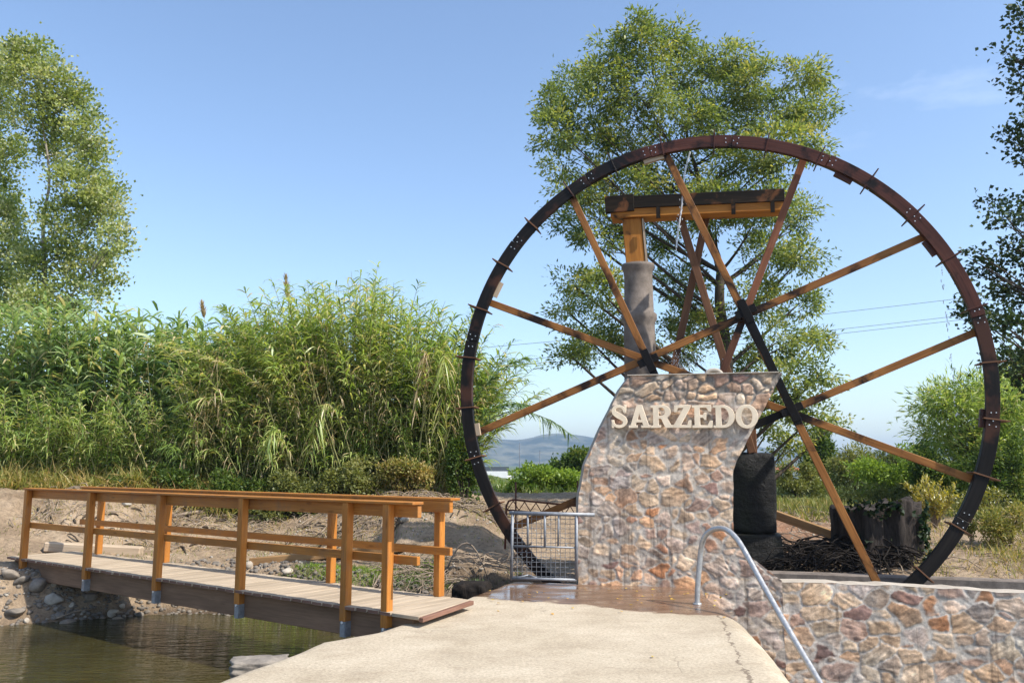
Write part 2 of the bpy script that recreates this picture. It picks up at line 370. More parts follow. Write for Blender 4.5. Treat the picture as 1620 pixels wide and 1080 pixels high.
def m_bark(name, c1, c2, sc_=9, st=.8):
    n = NT(name); p = n.pos(); a = n.noise(n.map(p, (1, 1, .22)), sc_, 8, .7, .4)
    return n.pbr(n.ramp(a, [(.3, c1), (.7, c2)]), .9, n.bump(a, st, .03), .2)
M['bark'] = m_bark('dark_bark', (.035, .026, .018), (.11, .085, .06))
M['bark_pale'] = m_bark('pale_bark', (.18, .15, .12), (.36, .31, .25))
M['bark_black'] = m_bark('black_shade_bark', (.005, .004, .0035), (.030, .023, .018), 11, 1.)  # near-black for rotten wood; also stands in for shade among the roots
M['bark_stump'] = m_bark('stump_bark', (.010, .008, .007), (.065, .052, .043), 14, 1.)  # bark colour darkened to imitate the shade over the stump
M['cane'] = m_bark('cane_stalks', (.13, .14, .05), (.30, .28, .12), 5, .2)
M['twig'] = m_bark('dead_twigs', (.14, .10, .07), (.42, .33, .24), 6, .4)
def m_stonewet():
    n = NT('black_mossy_stone'); p = n.pos(); a = n.noise(n.map(p, (1, 1, 1.1)), 9, 9, .75, .3); b = n.noise(p, 2, 4)
    c = n.ramp(a, [(.36, (.003, .0028, .0025)), (.62, (.014, .012, .009)), (.80, (.05, .043, .032))])
    c = n.mix(n.ramp(b, [(.5, 0.), (.7, .5)]), c, (.02, .026, .008))
    return n.pbr(c, .6, n.bump(a, 1., .05), .35)
M['blackstone'] = m_stonewet()
def m_rock(name, c1, c2):
    n = NT(name); p = n.pos(); a = n.noise(p, 7, 7, .65)
    oi = n.n('ShaderNodeObjectInfo').outputs['Random']
    c = n.ramp(a, [(.3, c1), (.7, c2)]); c = n.mix(.7, c, n.ramp(oi, [(0, (.7, .66, .62)), (.5, (1, .98, .95)), (1, (1.15, .98, .82))]), 'MULTIPLY')
    return n.pbr(c, .85, n.bump(a, .6, .03), .3)
M['rock'] = m_rock('river_rock', (.13, .115, .10), (.30, .265, .22))
M['rock_pale'] = m_rock('pale_rock', (.28, .25, .21), (.50, .46, .39))
def m_plain(name, c, r=.5, metal=0, var=.15, sc_=20):
    n = NT(name); a = n.noise(n.pos(), sc_, 4, .6)
    cc = n.ramp(a, [(.3, [q * (1 - var) for q in c]), (.7, [min(1, q * (1 + var)) for q in c])])
    return n.pbr(cc, n.ramp(a, [(.3, r * .8), (.7, min(1, r * 1.25))]), n.bump(a, .1, .002), .5, metal)
M['galv'] = m_plain('galvanised_steel', (.24, .25, .265), .5, .35, .25)
M['bracket'] = m_plain('bracket_steel', (.27, .28, .29), .5, .4, .25)
M['bolt'] = m_plain('bolt_steel', (.75, .75, .74), .3, .6)
M['steel'] = m_plain('worn_ladder_steel', (.46, .455, .44), .38, .55, .18, 30)
M['rust'] = m_plain('rusty_iron', (.13, .05, .03), .85, .2, .5)
M['letter'] = m_plain('cream_letter', (.82, .67, .48), .6, 0, .14, 6)
M['white'] = m_plain('white_render', (.75, .74, .72), .8, 0, .06, 1)
M['darkpanel'] = m_plain('dark_fascia', (.05, .06, .07), .6, 0, .1, 1)
M['terracotta'] = m_plain('terracotta_roof', (.40, .13, .06), .8, 0, .2, 2)
M['wire'] = m_plain('cable', (.10, .11, .13), .6, 0, .1, 1)
def m_foam():
    n = NT('falling_water'); g = n.n('ShaderNodeBsdfGlass'); g.inputs['IOR'].default_value = 1.33; g.inputs['Roughness'].default_value = .15
    d = n.n('ShaderNodeBsdfDiffuse'); d.inputs[0].default_value = (.9, .92, .95, 1); m = n.n('ShaderNodeMixShader'); m.inputs[0].default_value = .45
    n.l(g.outputs[0], m.inputs[1]); n.l(d.outputs[0], m.inputs[2]); n.l(m.outputs[0], n.out.inputs[0]); return n.m
M['foam'] = m_foam()
def m_hill():
    n = NT('wooded_hills'); p = n.pos(); a = n.noise(p, .012, 8, .7)
    return n.pbr(n.ramp(a, [(.42, (.015, .03, .012)), (.58, (.16, .15, .09))]), .95, None, .1)
M['hill'] = m_hill()

# ------------------------------------------------------------------ terrain
WX = np.array([-400, -40, -14, -9, -7.1, -5.6, -4.7, -3.6, -2.4, -1.2, -.5, -.05, .3, .6])
WY = np.array([-120, -4, 8.6, 11.4, 12.4, 13.25, 13.4, 12.9, 11.9, 10.9, 10.85, 11.6, 11.85, 11.9])
def shore(x): return np.where(x > .6, 11.95 - .2126 * x, np.interp(x, WX, WY))
def smooth(a, b, x):
    t = np.clip((x - a) / (b - a), 0, 1); return t * t * (3 - 2 * t)
def terrain(x, y):
    x = np.asarray(x, float); y = np.asarray(y, float)
    wob = .22 * fbm(x * 1.1, y * 1.1, 3, 5)
    k = np.where(x > -2, .95, .82); s = (y - shore(x)) * k + wob
    left = smooth(1.5, -3.5, x)
    top = .42 + .72 * left
    h = -.80 + .76 * smooth(-.05, .95, s) + (top + .02) * smooth(1.2, 6.2 - .5 * (1 - left), s)
    h = h - .7 * smooth(.0, -1.6, s) - 1.6 * smooth(.4, .9, x) * smooth(.1, -.2, s)
    right = smooth(2.0, 4.5, x)
    h = h + right * smooth(.8, 1.8, s) * .22 * (1 - smooth(3, 12, s))
    mask = smooth(.3, 1.5, s)
    h = h + mask * (.19 * fbm(x * .9, y * .9, 5, 11) + (.09 + .10 * left) * fbm(x * 4.5, y * 4.5, 3, 21))
    # ridge of scraped earth in front of the reeds
    h = h + .20 * left * np.exp(-((s - 4.4 - .8 * fbm(x * .5, x * 0, 2, 9)) / .6) ** 2) * (1 + 1.4 * fbm(x * 2, y * 2, 3, 2))
    far = smooth(45, 200, y); h = h * (1 - far) + far * (-4.2 + .4 * fbm(x * .01, y * .01, 3, 3))
    # wheel pit behind the wall
    D = y + .2126 * x; pit = smooth(11.9, 12.0, D) * smooth(12.75, 12.62, D) * smooth(-1.0, -.6, x) * smooth(6.9, 6.6, x)
    h = h * (1 - pit) - 1.5 * pit
    # mound of soil right of the wheel pit's left end
    h = h + .35 * np.exp(-(((x - 1.4) / 1.6) ** 2 + ((y - 24) / 2.2) ** 2))
    return h
def axis(lo, hi, d, far, g):
    a = list(np.arange(lo, hi, d)); s = d; x = a[-1]; r = []
    while x < far: s *= g; x += s; r.append(x)
    x = lo; s = d; l = []
    while x > -far: s *= g; x -= s; l.append(x)
    return np.array(l[::-1] + a + r)
gx = axis(-14, 12, .085, 4200, 1.11); gy = axis(9.5, 24, .085, 4200, 1.11)
X, Y = np.meshgrid(gx, gy); Z = terrain(X, Y)
V = np.c_[X.ravel(), Y.ravel(), Z.ravel()]
nx, ny = len(gx), len(gy); I = np.arange(nx * ny).reshape(ny, nx)
Fq = np.c_[I[:-1, :-1].ravel(), I[:-1, 1:].ravel(), I[1:, 1:].ravel(), I[1:, :-1].ravel()]
S_ = (Y - shore(X))
gmask = .95 * smooth(24, 34, Y + 2 * fbm(X * .3, Y * .3, 3, 4)) + .55 * np.exp(-(((X + 2.3) / 1.6) ** 2 + ((Y - 13.2) / .55) ** 2)) + .5 * np.exp(-(((X + .6) / 1.1) ** 2 + ((Y - 12.2) / .5) ** 2))
gmask = gmask + .9 * smooth(18.3, 19.5, Y) * smooth(-1.6, -2.6, X) + .42 * smooth(13, 17, Y) * smooth(4.5, 7, X)
gmask = gmask + .25 * smooth(-.1, .25, fbm(X * .35, Y * .35, 3, 44))
wmask = .9 * smooth(.45, .05, S_ + .3 * fbm(X * 2, Y * 2, 3, 8)) + .55 * np.exp(-(((X + .9) / 1.3) ** 2 + ((Y - 12.2) / .8) ** 2)) + .8 * smooth(13.3, 12.5, Y + .2126 * X) * smooth(1.5, 3, X) * smooth(6.6, 6., X)
rmask = .75 * np.exp(-(((X - 4.2) / 1.6) ** 2 + ((Y - 15.5) / 2.2) ** 2))
col = np.stack([np.clip(gmask, 0, 1).ravel(), np.clip(wmask, 0, .95).ravel(), np.clip(rmask, 0, 1).ravel()], 1)
tag(arr_mesh('ground', V, Fq, M['ground'], col=col, smooth=True), kind='structure')
def gz(x, y): return float(terrain(np.array([x]), np.array([y]))[0])
def gnd(u, v, lo=9, hi=60):      # where the line of sight through a pixel meets the ground
    r = ray(u, v); t = np.linspace(lo, hi, 1500) / r[1]; P = r[None] * t[:, None]
    d = P[:, 2] + CZ - terrain(P[:, 0], P[:, 1]); i = np.argmax(d < 0) if (d < 0).any() else len(t) - 1
    return np.array([P[i, 0], P[i, 1], gz(P[i, 0], P[i, 1])])

# hills on the horizon
hx = np.linspace(-3300, 3300, 260); rows = []
prof = 42 + 75 * fbm(hx * .0030 + 3, hx * 0, 5, 31) + 26 * np.exp(-((hx - 60) / 420.) ** 2) + 22 * np.exp(-((hx - 1250) / 500.) ** 2) - 14 * np.exp(-((hx - 620) / 260.) ** 2)
for k, (yy, q) in enumerate(((2150, 0), (2300, .45), (2450, .85), (2600, 1.), (2900, .7), (3300, 0))):
    zz = prof * q + (34 * fbm(hx * .006, hx * 0 + k * 3.1, 5, 7) * (q > 0)); rows.append(np.c_[hx, np.full_like(hx, yy) + 60 * fbm(hx * .002, hx * 0 + k, 3, 12), zz - 5])
V = np.concatenate(rows); I = np.arange(len(V)).reshape(6, -1)
Fq = np.c_[I[:-1, :-1].ravel(), I[:-1, 1:].ravel(), I[1:, 1:].ravel(), I[1:, :-1].ravel()]
tag(arr_mesh('hills', V, Fq, M['hill'], smooth=True), kind='structure')
# water sheets
def sheet(name, P, mat):
    m = MB(); m.add(P, [list(range(len(P)))], [[(p[0], p[1]) for p in P]]); return tag(m.build(name, mat), kind='structure')
sheet('river_water', [(-60, -30, -.72), (.1, -30, -.72), (.1, 11.5, -.72), (-.6, 12.2, -.72), (-2, 14.6, -.72), (-60, 14.6, -.72)], M['water'])
sheet('pool_water', [(.3, -30, -2.1), (40, -30, -2.1), (40, 3.1, -2.1), (.3, 11.8, -2.1)], M['water'])
a = [loc(-.75, -.22, 12.05), loc(6.6, -.22, 12.05), loc(6.6, -.22, 12.62), loc(-.75, -.22, 12.62)]
sheet('channel_water', a, M['channel_water'])

# ------------------------------------------------------------------ concrete walkway
Lx = ([-10, 0, 3, 5, 6.38, 6.6, 7.0, 7.35, 7.8, 8.22, 8.9, 9.6, 10.29, 11.0, 11.64, 12], [-3.6, -3.2, -2.8, -2.45, -2.2, -2.14, -1.98, -1.84, -1.74, -1.34, -1.02, -.78, -.58, -.32, -.08, 0])
Rx = ([-10, 0, 3, 5, 6.38, 7.66, 9.05, 10.0, 10.79, 12], [1.2, 1.55, 1.75, 1.98, 2.14, 2.30, 2.44, 2.47, 2.47, 2.47])
ys = np.concatenate([np.arange(-8, 5, .5), np.arange(5, 11.62, .07), [11.66]])
prof = [(-.0, -2.4, 0), (-.02, -.6, 0), (.0, -.30, 0), (.015, -.10, 0), (.05, -.03, 0), (.10, -.004, 0)]
V = []; wet = []
for y in ys:
    rowv = []
    l = np.interp(y, *Lx) + .07 * fbm(np.array([y * 2.9]), np.array([1.]), 5, 3)[0]; r = np.interp(y, *Rx) + .02 * fbm(np.array([y * 1.3]), np.array([5.]), 3, 3)[0]
    xs = [(l + a, b) for a, b, _ in prof]
    n_ = 44; rr = .30
    for i in range(n_): xs.append((l + .16 + (r - rr - l - .16) * i / (n_ - 1), 0))
    for i in range(1, 9):
        t = i / 8 * math.pi / 2; xs.append((r - rr + rr * math.sin(t), -rr * (1 - math.cos(t))))
    xs.append((r + .02, -2.4))
    for x, z in xs:
        yy = y - .2126 * x * smooth(8.5, 11.6, y); z2 = z + (.012 * fbm(np.array([x * 1.5]), np.array([yy * 1.5]), 4, 2)[0] if z > -.4 else 0)
        V.append((x, yy, z2))
        e = yy - (10.12 - .50 * max(-.3, x) + .06 * math.sin(x * 3)); wet.append(.5 + e * .55)
V = np.array(V); nc = len(xs); I = np.arange(len(V)).reshape(len(ys), nc)
Fq = np.c_[I[:-1, :-1].ravel(), I[:-1, 1:].ravel(), I[1:, 1:].ravel(), I[1:, :-1].ravel()]
tag(arr_mesh('walkway', V, Fq, M['walk'], rnd=wet, smooth=True), kind='structure')

# ------------------------------------------------------------------ masonry walls with real stones
PAL = np.array([(.42, .33, .25), (.48, .39, .30), (.36, .30, .26), (.40, .27, .20), (.30, .22, .20), (.33, .29, .28), (.45, .30, .20), (.36, .20, .14), (.52, .44, .36), (.44, .37, .33), (.18, .11, .11), (.36, .17, .08)])
PW = np.array([5, 5, 5, 3.5, 3.2, 4, 2.6, 1.6, 3, 5, 1.1, .9]); PW = PW / PW.sum(); PAL = PAL * np.array([1.32, 1.20, 1.03]); PAL = PAL * .8 + PAL.mean(0) * .2
def masonry(name, zrows, left, right, D, seed, res=.013, cs_=1., parent=None, ref=.0, mort=(.50, .435, .36), topband=None, capfn=None):
    """rubble face on the plane D; left(z) and right(z) give its outline"""
    q = np.random.RandomState(seed)
    z = zrows; s0 = np.array([left(a) for a in z]); s1 = np.array([right(a) for a in z]); n = int((s1 - s0).max() / res)
    t = np.linspace(0, 1, n); S = s0[:, None] + (s1 - s0)[:, None] * t[None]; Zz = np.repeat(z[:, None], n, 1)
    if capfn is not None:
        k = smooth(z.max() - .6, z.max(), Zz); Zz = Zz + k * (capfn(S) - z.max())
    A = (S.ravel() + .10 * fbm(S.ravel() * 7, Zz.ravel() * 7, 3, seed)) / 1.32; B = Zz.ravel() + .10 * fbm(S.ravel() * 7 + 9, Zz.ravel() * 7, 3, seed + 5)
    a0, a1, b0, b1 = A.min() - .2, A.max() + .2, B.min() - .2, B.max() + .2
    cell = .118 * cs_; seeds = []
    for i in np.arange(a0, a1, cell):
        for j in np.arange(b0, b1, cell):
            if q.rand() < .80: seeds.append((i + q.uniform(-.07, .07) * cs_, j + q.uniform(-.07, .07) * cs_))
    seeds = np.array(seeds, np.float32); ns = len(seeds); w = q.uniform(-.05, .05, ns).astype(np.float32)
    d1 = np.empty(len(A)); d2 = np.empty(len(A)); idx = np.empty(len(A), int)
    for c in range(0, len(A), 6000):
        dd = np.sqrt((A[c:c + 6000, None] - seeds[None, :, 0]) ** 2 + (B[c:c + 6000, None] - seeds[None, :, 1]) ** 2) + w
        o = np.argpartition(dd, 1, 1)[:, :2]; r_ = np.arange(len(o)); x0 = dd[r_, o[:, 0]]; x1 = dd[r_, o[:, 1]]; sw = x0 > x1
        d1[c:c + 6000] = np.where(sw, x1, x0); d2[c:c + 6000] = np.where(sw, x0, x1); idx[c:c + 6000] = np.where(sw, o[:, 1], o[:, 0])
    e = d2 - d1
    gap = q.uniform(.0, .034, ns)[idx] * (1 + 1.2 * fbm(S.ravel() * 3, Zz.ravel() * 3, 3, seed + 30))
    st = smooth(gap * .5, gap * 1.5 + .012, e + .03 * fbm(S.ravel() * 22, Zz.ravel() * 22, 3, seed + 31))
    tb = smooth(topband - .1, topband + .1, Zz.ravel()) if topband else 0 * e
    hgt = st * (.001 + q.uniform(0, .008, ns)[idx]) + .010 * fbm(S.ravel() * 12, Zz.ravel() * 12, 4, seed + 9) * 2 - tb * (1 - st) * .012
    c = PAL[q.choice(len(PAL), ns, p=PW)] * q.uniform(.8, 1.2, (ns, 1)) 
    th_ = q.uniform(-.7, .7, ns)[idx]; U_ = S.ravel() * np.cos(th_) + Zz.ravel() * np.sin(th_); W_ = -S.ravel() * np.sin(th_) + Zz.ravel() * np.cos(th_)
    lay = fbm(U_ * 7 + idx * 1.7, W_ * 38, 4, seed + 40)[:, None]; hgt = hgt + st * lay[:, 0] * .010
    cc = c[idx] * (1 + 1.5 * lay) * (1 + 1.3 * fbm(S.ravel() * 7, Zz.ravel() * 12, 5, seed + 3)[:, None]) * (1 + .5 * fbm(S.ravel() * 2 + 4, Zz.ravel() * 2, 3, seed + 6)[:, None] * np.array([[-1., 0, 1.]]))
    mo = np.array(mort)[None] * (1 + .7 * fbm(S.ravel() * 4, Zz.ravel() * 4, 4, seed + 4)[:, None]) * (1 - .5 * tb)[:, None]
    cc = mo * (1 - st)[:, None] + cc * st[:, None]
    P = np.array([0, D, 0])[None] + EX[None] * S.ravel()[:, None] - EN[None] * hgt[:, None]; P[:, 2] = Zz.ravel()
    I = np.arange(len(P)).reshape(len(z), n)
    Fq = np.c_[I[:-1, :-1].ravel(), I[:-1, 1:].ravel(), I[1:, 1:].ravel(), I[1:, :-1].ravel()]
    return arr_mesh(name, P, Fq, M['masonry'], parent, col=np.clip(cc, 0, 1), smooth=True)
DW = 11.6
def pts(L): return [sz(u, v, DW) for u, v in L]
lp = pts([(915, 921), (914, 860), (915, 790), (925, 735), (950, 678), (983, 612), (999, 591)])
rp = pts([(1237, 918), (1215, 902), (1190, 882), (1166, 862), (1160, 840), (1160, 745), (1166, 728), (1237, 592)])
lz = [-3] + [p[1] for p in lp]; ls = [lp[0][0]] + [p[0] for p in lp]; rz = [-3] + [p[1] for p in rp]; rS = [rp[0][0]] + [p[0] for p in rp]
ztop = (lp[-1][1] + rp[-1][1]) / 2
LF = lambda z: np.interp(z, lz, ls) + .004 * math.sin(z * 9) * math.sin(z * 23); RF = lambda z: np.interp(z, rz, rS) + .004 * math.sin(z * 7 + 2) * math.sin(z * 19)
wall = thing('sign_wall', 'tall rubble stone wall with slanted sides carrying the SARZEDO letters in front of the wheel', 'stone wall', loc(1.9, 0, DW))
zr = np.arange(-2.3, ztop, .013); zr[-1] = ztop
masonry('stone_face', zr, LF, RF, DW, 3, parent=wall, topband=2.33)
m = MB(); zz = np.linspace(-2.3, ztop, 60); TK = .40
for i in range(59):
    for fn, dz in ((LF, .0), (RF, .0)):
        a, b = fn(zz[i]), fn(zz[i + 1]); m.add([loc(a, zz[i], DW), loc(b, zz[i + 1], DW), loc(b, zz[i + 1], DW + TK), loc(a, zz[i], DW + TK)], [(0, 1, 2, 3)], [[(0, 0)] * 4])
m.build('side_mortar', M['mortar'], wall)
m = MB(); m.add([loc(LF(z), z, DW + TK) for z in zz] + [loc(RF(z), z, DW + TK) for z in zz[::-1]], [list(range(120))], [[(0, 0)] * 120]); m.build('rear_face', M['mortar'], wall)
m = MB(); m.beam(loc(LF(ztop), ztop + .004, DW + TK / 2 - .004), loc(RF(ztop), ztop + .004, DW + TK / 2 - .004), TK + .02, .014); m.build('cap', M['mortar'], wall, .003)
b0 = sz(1135, 590, DW); m = MB(); arc = [loc(b0[0] + .10 * math.cos(t), ztop + .0 + .07 * math.sin(t), DW + .2) for t in np.linspace(0, math.pi, 12)]
m.tube(arc, .028, 8); m.build('bearing_cap', M['mortar'], wall)
# low wall to the right
def capz(s): return np.interp(s, [3.3, 5, 6.2, 9], [.105, .085, .04, .0]) + .012 * np.sin(np.asarray(s) * 5) * np.sin(np.asarray(s) * 13)
low = thing('low_stone_wall', 'low rubble stone wall running right from the sign wall under the wheel', 'stone wall', loc(5.5, -1.7, DW))
sR = RF(-1.)
masonry('stone_face', np.append(np.arange(-2.3, .08, .0135), .1), lambda z: sR, lambda z: 9.2, DW, 12, res=.0135, parent=low, cs_=1.35, mort=(.53, .475, .41), capfn=capz)
m = MB(); ss = np.linspace(sR - .12, 9.2, 40)
for i in range(39):
    p = [loc(ss[i], capz(ss[i]) + .001, DW + .002), loc(ss[i + 1], capz(ss[i + 1]) + .001, DW + .002), loc(ss[i + 1], capz(ss[i + 1]) - .004, DW + .38), loc(ss[i], capz(ss[i]) - .004, DW + .38)]
    m.add(p, [(0, 1, 2, 3)], [[(0, 0)] * 4]); q2 = [p[3], p[2], p[2] - [0, 0, 2.2], p[3] - [0, 0, 2.2]]; m.add(q2, [(0, 1, 2, 3)], [[(0, 0)] * 4])
m.build('cap', M['mortar'], low)
m = MB(); m.beam(loc(2.4, -.62, 12.78), loc(9.2, -.68, 12.72), .2, 1.45); tag(m.build('channel_kerb', M['pillar'], None, .02), 'grey concrete kerb along the back of the wheel pit', 'kerb')
# letters
def curve_mesh(splines, depth, bev):
    c = bpy.data.curves.new('g', 'CURVE'); c.dimensions = '2D'; c.fill_mode = 'BOTH'; c.extrude = depth; c.bevel_depth = bev; c.bevel_resolution = 0
    for P in splines:
        s = c.splines.new('POLY'); s.points.add(len(P) - 1); s.use_cyclic_u = True
        for i, (x, y) in enumerate(P): s.points[i].co = (x, y, 0, 1)
    o = bpy.data.objects.new('g', c); sc.collection.objects.link(o); dg = bpy.context.evaluated_depsgraph_get()
    me = bpy.data.meshes.new_from_object(o.evaluated_get(dg)); bpy.data.objects.remove(o); return me
def arcp(cx, cy, rx, ry, a0, a1, n=14): return [(cx + rx * math.cos(R(a0 + (a1 - a0) * i / n)), cy + ry * math.sin(R(a0 + (a1 - a0) * i / n))) for i in range(n + 1)]
G = {}
G['A'] = (.9, [[(0, 0), (.36, 0), (.36, .1), (.27, .1), (.315, .24), (.565, .24), (.61, .1), (.52, .1), (.52, 0), (.9, 0), (.9, .1), (.83, .1), (.56, 1), (.35, 1), (.08, .1), (0, .1)], [(.355, .35), (.53, .35), (.443, .66)]])
G['R'] = (.95, [[(0, 0), (.42, 0), (.42, .1), (.33, .1), (.33, .41), (.44, .41), (.62, 0), (.95, 0), (.95, .1), (.86, .1), (.69, .45)] + arcp(.52, .71, .33, .29, -50, 90) + [(0, 1), (0, .9), (.1, .9), (.1, .1), (0, .1)], [(.33, .52)] + arcp(.46, .71, .15, .19, -90, 90, 10) + [(.33, .9)]])
G['Z'] = (.78, [[(0, 0), (.78, 0), (.78, .32), (.68, .32), (.62, .11), (.31, .11), (.76, .9), (.76, 1), (.05, 1), (.05, .7), (.15, .7), (.22, .89), (.47, .89), (0, .1)]])
G['E'] = (.86, [[(0, 0), (.86, 0), (.86, .3), (.76, .3), (.66, .1), (.33, .1), (.33, .45), (.48, .45), (.52, .35), (.6, .35), (.6, .66), (.52, .66), (.48, .56), (.33, .56), (.33, .9), (.62, .9), (.72, .72), (.82, .72), (.82, 1), (0, 1), (0, .9), (.1, .9), (.1, .1), (0, .1)]])
G['D'] = (.9, [[(0, 0)] + arcp(.42, .5, .48, .5, -90, 90) + [(0, 1), (0, .9), (.1, .9), (.1, .1), (0, .1)], [(.33, .1)] + arcp(.4, .5, .26, .4, -90, 90) + [(.33, .9)]])
G['O'] = (.95, [arcp(.475, .5, .475, .525, 0, 350, 35), arcp(.475, .5, .24, .40, 0, 350, 35)])
sp = [(.60, .70), (.57, .82), (.47, .92), (.33, .945), (.19, .90), (.13, .78), (.17, .66), (.30, .56), (.47, .46), (.59, .36), (.62, .23), (.53, .10), (.38, .05), (.24, .07), (.13, .16), (.09, .30)]
def catm(P, k=5):
    out = []
    for i in range(len(P) - 1):
        p0 = np.array(P[max(i - 1, 0)]); p1 = np.array(P[i]); p2 = np.array(P[i + 1]); p3 = np.array(P[min(i + 2, len(P) - 1)])
        for j in range(k):
            t = j / k; out.append(.5 * (2 * p1 + (p2 - p0) * t + (2 * p0 - 5 * p1 + 4 * p2 - p3) * t * t + (3 * p1 - p0 - 3 * p2 + p3) * t ** 3))
    out.append(np.array(P[-1])); return out
cp = catm(sp); Ls = []; Rs_ = []
for i, p in enumerate(cp):
    d = nrm(cp[min(i + 1, len(cp) - 1)] - cp[max(i - 1, 0)]); nn = np.array([-d[1], d[0]]); t = i / (len(cp) - 1); w = .052 + 0.068 * math.exp(-((t - .5) / .17) ** 2)
    Ls.append(tuple(p + nn * w)); Rs_.append(tuple(p - nn * w))
G['S'] = (.74, [Ls + Rs_[::-1]])
SS = [[(.57, .66), (.67, .66), (.67, 1.0), (.58, 1.0)], [(.04, 0), (.13, 0), (.14, .34), (.04, .34)]]
spec = [('S', 966.5, 993.5), ('A', 995, 1029), ('R', 1030, 1065), ('Z', 1065.5, 1093.5), ('E', 1095.5, 1127), ('D', 1129, 1162.5), ('O', 1164, 1199.5)]
for ch, u0, u1 in spec:
    s0, zb = sz(u0, 676.5, DW - .045); s1, _ = sz(u1, 676.5, DW - .045); _, zt = sz((u0 + u1) / 2, 641, DW - .045)
    w, spl = G[ch]; H = zt - zb; kx = (s1 - s0) / w
    def place(spl, dep, nm):
        me = curve_mesh([[(x * kx, y * H) for x, y in P] for P in spl], dep, .003)
        me.name = nm; me.materials.clear(); me.materials.append(M['letter']); return me
    me = place(spl, .013, 'letter')
    if ch == 'S':
        import bmesh
        bm = bmesh.new(); bm.from_mesh(me)
        for q_ in SS: bm.from_mesh(place([q_], .0115, 'serif'))
        bm.to_mesh(me); bm.free()
    o = bpy.data.objects.new('letter', me)
    o.matrix_world = Matrix(((EX[0], 0, -EN[0], 0), (EX[1], 0, -EN[1], 0), (0, 1, 0, 0), (0, 0, 0, 1)))
    mw = o.matrix_world.copy(); mw.translation = Vector(loc(s0, zb, DW - .052)); sc.collection.objects.link(o); o.parent = wall
    o.matrix_parent_inverse = Matrix.Translation(wall.location).inverted(); o.matrix_basis = mw
    o['label'] = 'cream slab-serif letter ' + ch

# ------------------------------------------------------------------ the wheel
DH = 12.3; WS, WZ, WR = 2.833, 2.600, 3.585
def wl(s, z, o=0.): return loc(WS + s, WZ + z, DH) + EN * o
wheel = thing('water_wheel', 'huge wooden irrigation wheel with black and red rim and crossed spokes', 'water wheel', wl(0, 0))
NSEG = 14; rin = WR - .17
def ring(m, a0, a1, r0, r1, o0, o1, n=14):
    vs = []; 
    for i in range(n + 1):
        t = R(a0 + (a1 - a0) * i / n)
        for r_, o_ in ((r0, o0), (r1, o0), (r1, o1), (r0, o1)): vs.append(wl(r_ * math.cos(t), r_ * math.sin(t), o_))
    fs = []; uv = []
    for i in range(n):
        for k in range(4):
            k2 = (k + 1) % 4; fs.append((i * 4 + k, i * 4 + k2, (i + 1) * 4 + k2, (i + 1) * 4 + k)); L0 = R(a0 + (a1 - a0) * i / n) * WR; L1 = R(a0 + (a1 - a0) * (i + 1) / n) * WR
            uv.append([(L0, k * .2), (L0, k * .2 + .2), (L1, k * .2 + .2), (L1, k * .2)])
    fs += [(3, 2, 1, 0), (n * 4, n * 4 + 1, n * 4 + 2, n * 4 + 3)]; uv += [[(0, 0)] * 4] * 2
    m.add(vs, fs, uv)
segs = [(-8, 14, 'b'), (14, 40, 'r'), (40, 62, 'r'), (62, 84, 'r'), (84, 103, 'r'), (103, 119, 'r'), (119, 142, 'b'), (142, 168, 'b'), (168, 196, 'b'), (196, 222, 'b'), (222, 250, 'b'), (250, 280, 'b'), (280, 308, 'b'), (308, 330, 'b'), (330, 352, 'b')]
for i, (a, b, k) in enumerate(segs):
    m = MB(); dr = .006 * ((i * 7) % 3 - 1); ring(m, a + .06, b - .06, rin + dr, WR + dr, -.055 - .002 * (i % 2), .0)
    m.build('rim_plank', M['rim_black'] if k == 'b' else M['rim_red'], wheel, .004)
    m = MB(); off = 11; ring(m, a + off, b + off - .1, rin + .012, WR - .012, .004, .062); m.build('rim_backing', M['rim_black'] if k == 'b' else M['rim_red'], wheel)
    for q_ in range(5):
        t = R(b + (-1.3, 1.3, -.4, -1.5, 1.4)[q_]); r_ = rin + (.045, .055, .085, .125, .115)[q_]; c = wl(r_ * math.cos(t), r_ * math.sin(t), -.058)
        m = MB(); m.tube([c, c - EN * .006], .0075, 6); m.build('bolt', M['bolt'], wheel)
# spokes: six crossing timbers
def chord(p, q):
    p = np.array(p, float); q = np.array(q, float); d = nrm(q - p); b = p @ d; c = p @ p - (WR - .12) ** 2; t = math.sqrt(b * b - c)
    return p + d * (-b - t), p + d * (-b + t)
for (p, q, o, mt) in (((-1.98, 2.94), (-.88, .38), .035, 'spoke'), ((-.55, 3.36), (1.97, -2.57), .035, 'spoke'), ((-3.35, -.6), (2.96, 2.03), .10, 'spoke'),
                      ((1.02, -.33), (3.48, .70), .10, 'spoke'), ((-3.21, 1.33), (3.2, -1.24), .165, 'spoke'), ((1.32, 3.13), (.47, 1.03), .165, 'spoke_red')):
    a, b = chord(p, q); m = MB(); m.beam(wl(*a, o), wl(*b, o), .10, .062, side=np.cross(wl(*b) - wl(*a), EN)); m.build('spoke', M[mt], wheel, .005)
for (s, z) in ((-.88, .38), (.47, 1.03), (1.02, -.33), (-.42, -.95)):
    m = MB()
    for dv, l in (((-1.1, 2.56), .165), ((2.46, 1.03), .15)):
        d = nrm(dv); m.beam(wl(s - d[0] * l, z - d[1] * l, -.005 if l > .16 else .0), wl(s + d[0] * l, z + d[1] * l, -.005 if l > .16 else .0), .112, .022 if l > .16 else .014, side=np.cross(wl(*d) - wl(0, 0), EN))
    m.build('joint_plate', M['node'], wheel, .003)
for (p, q) in (((-.88, .38), (-.55, -.38)), ((.40, 1.20), (1.10, -.53))):
    m = MB(); m.beam(wl(*p, .034), wl(*q, .034), .106, .068, side=np.cross(wl(*q) - wl(*p), EN)); m.build('soaked_section', M['node'], wheel, .004)
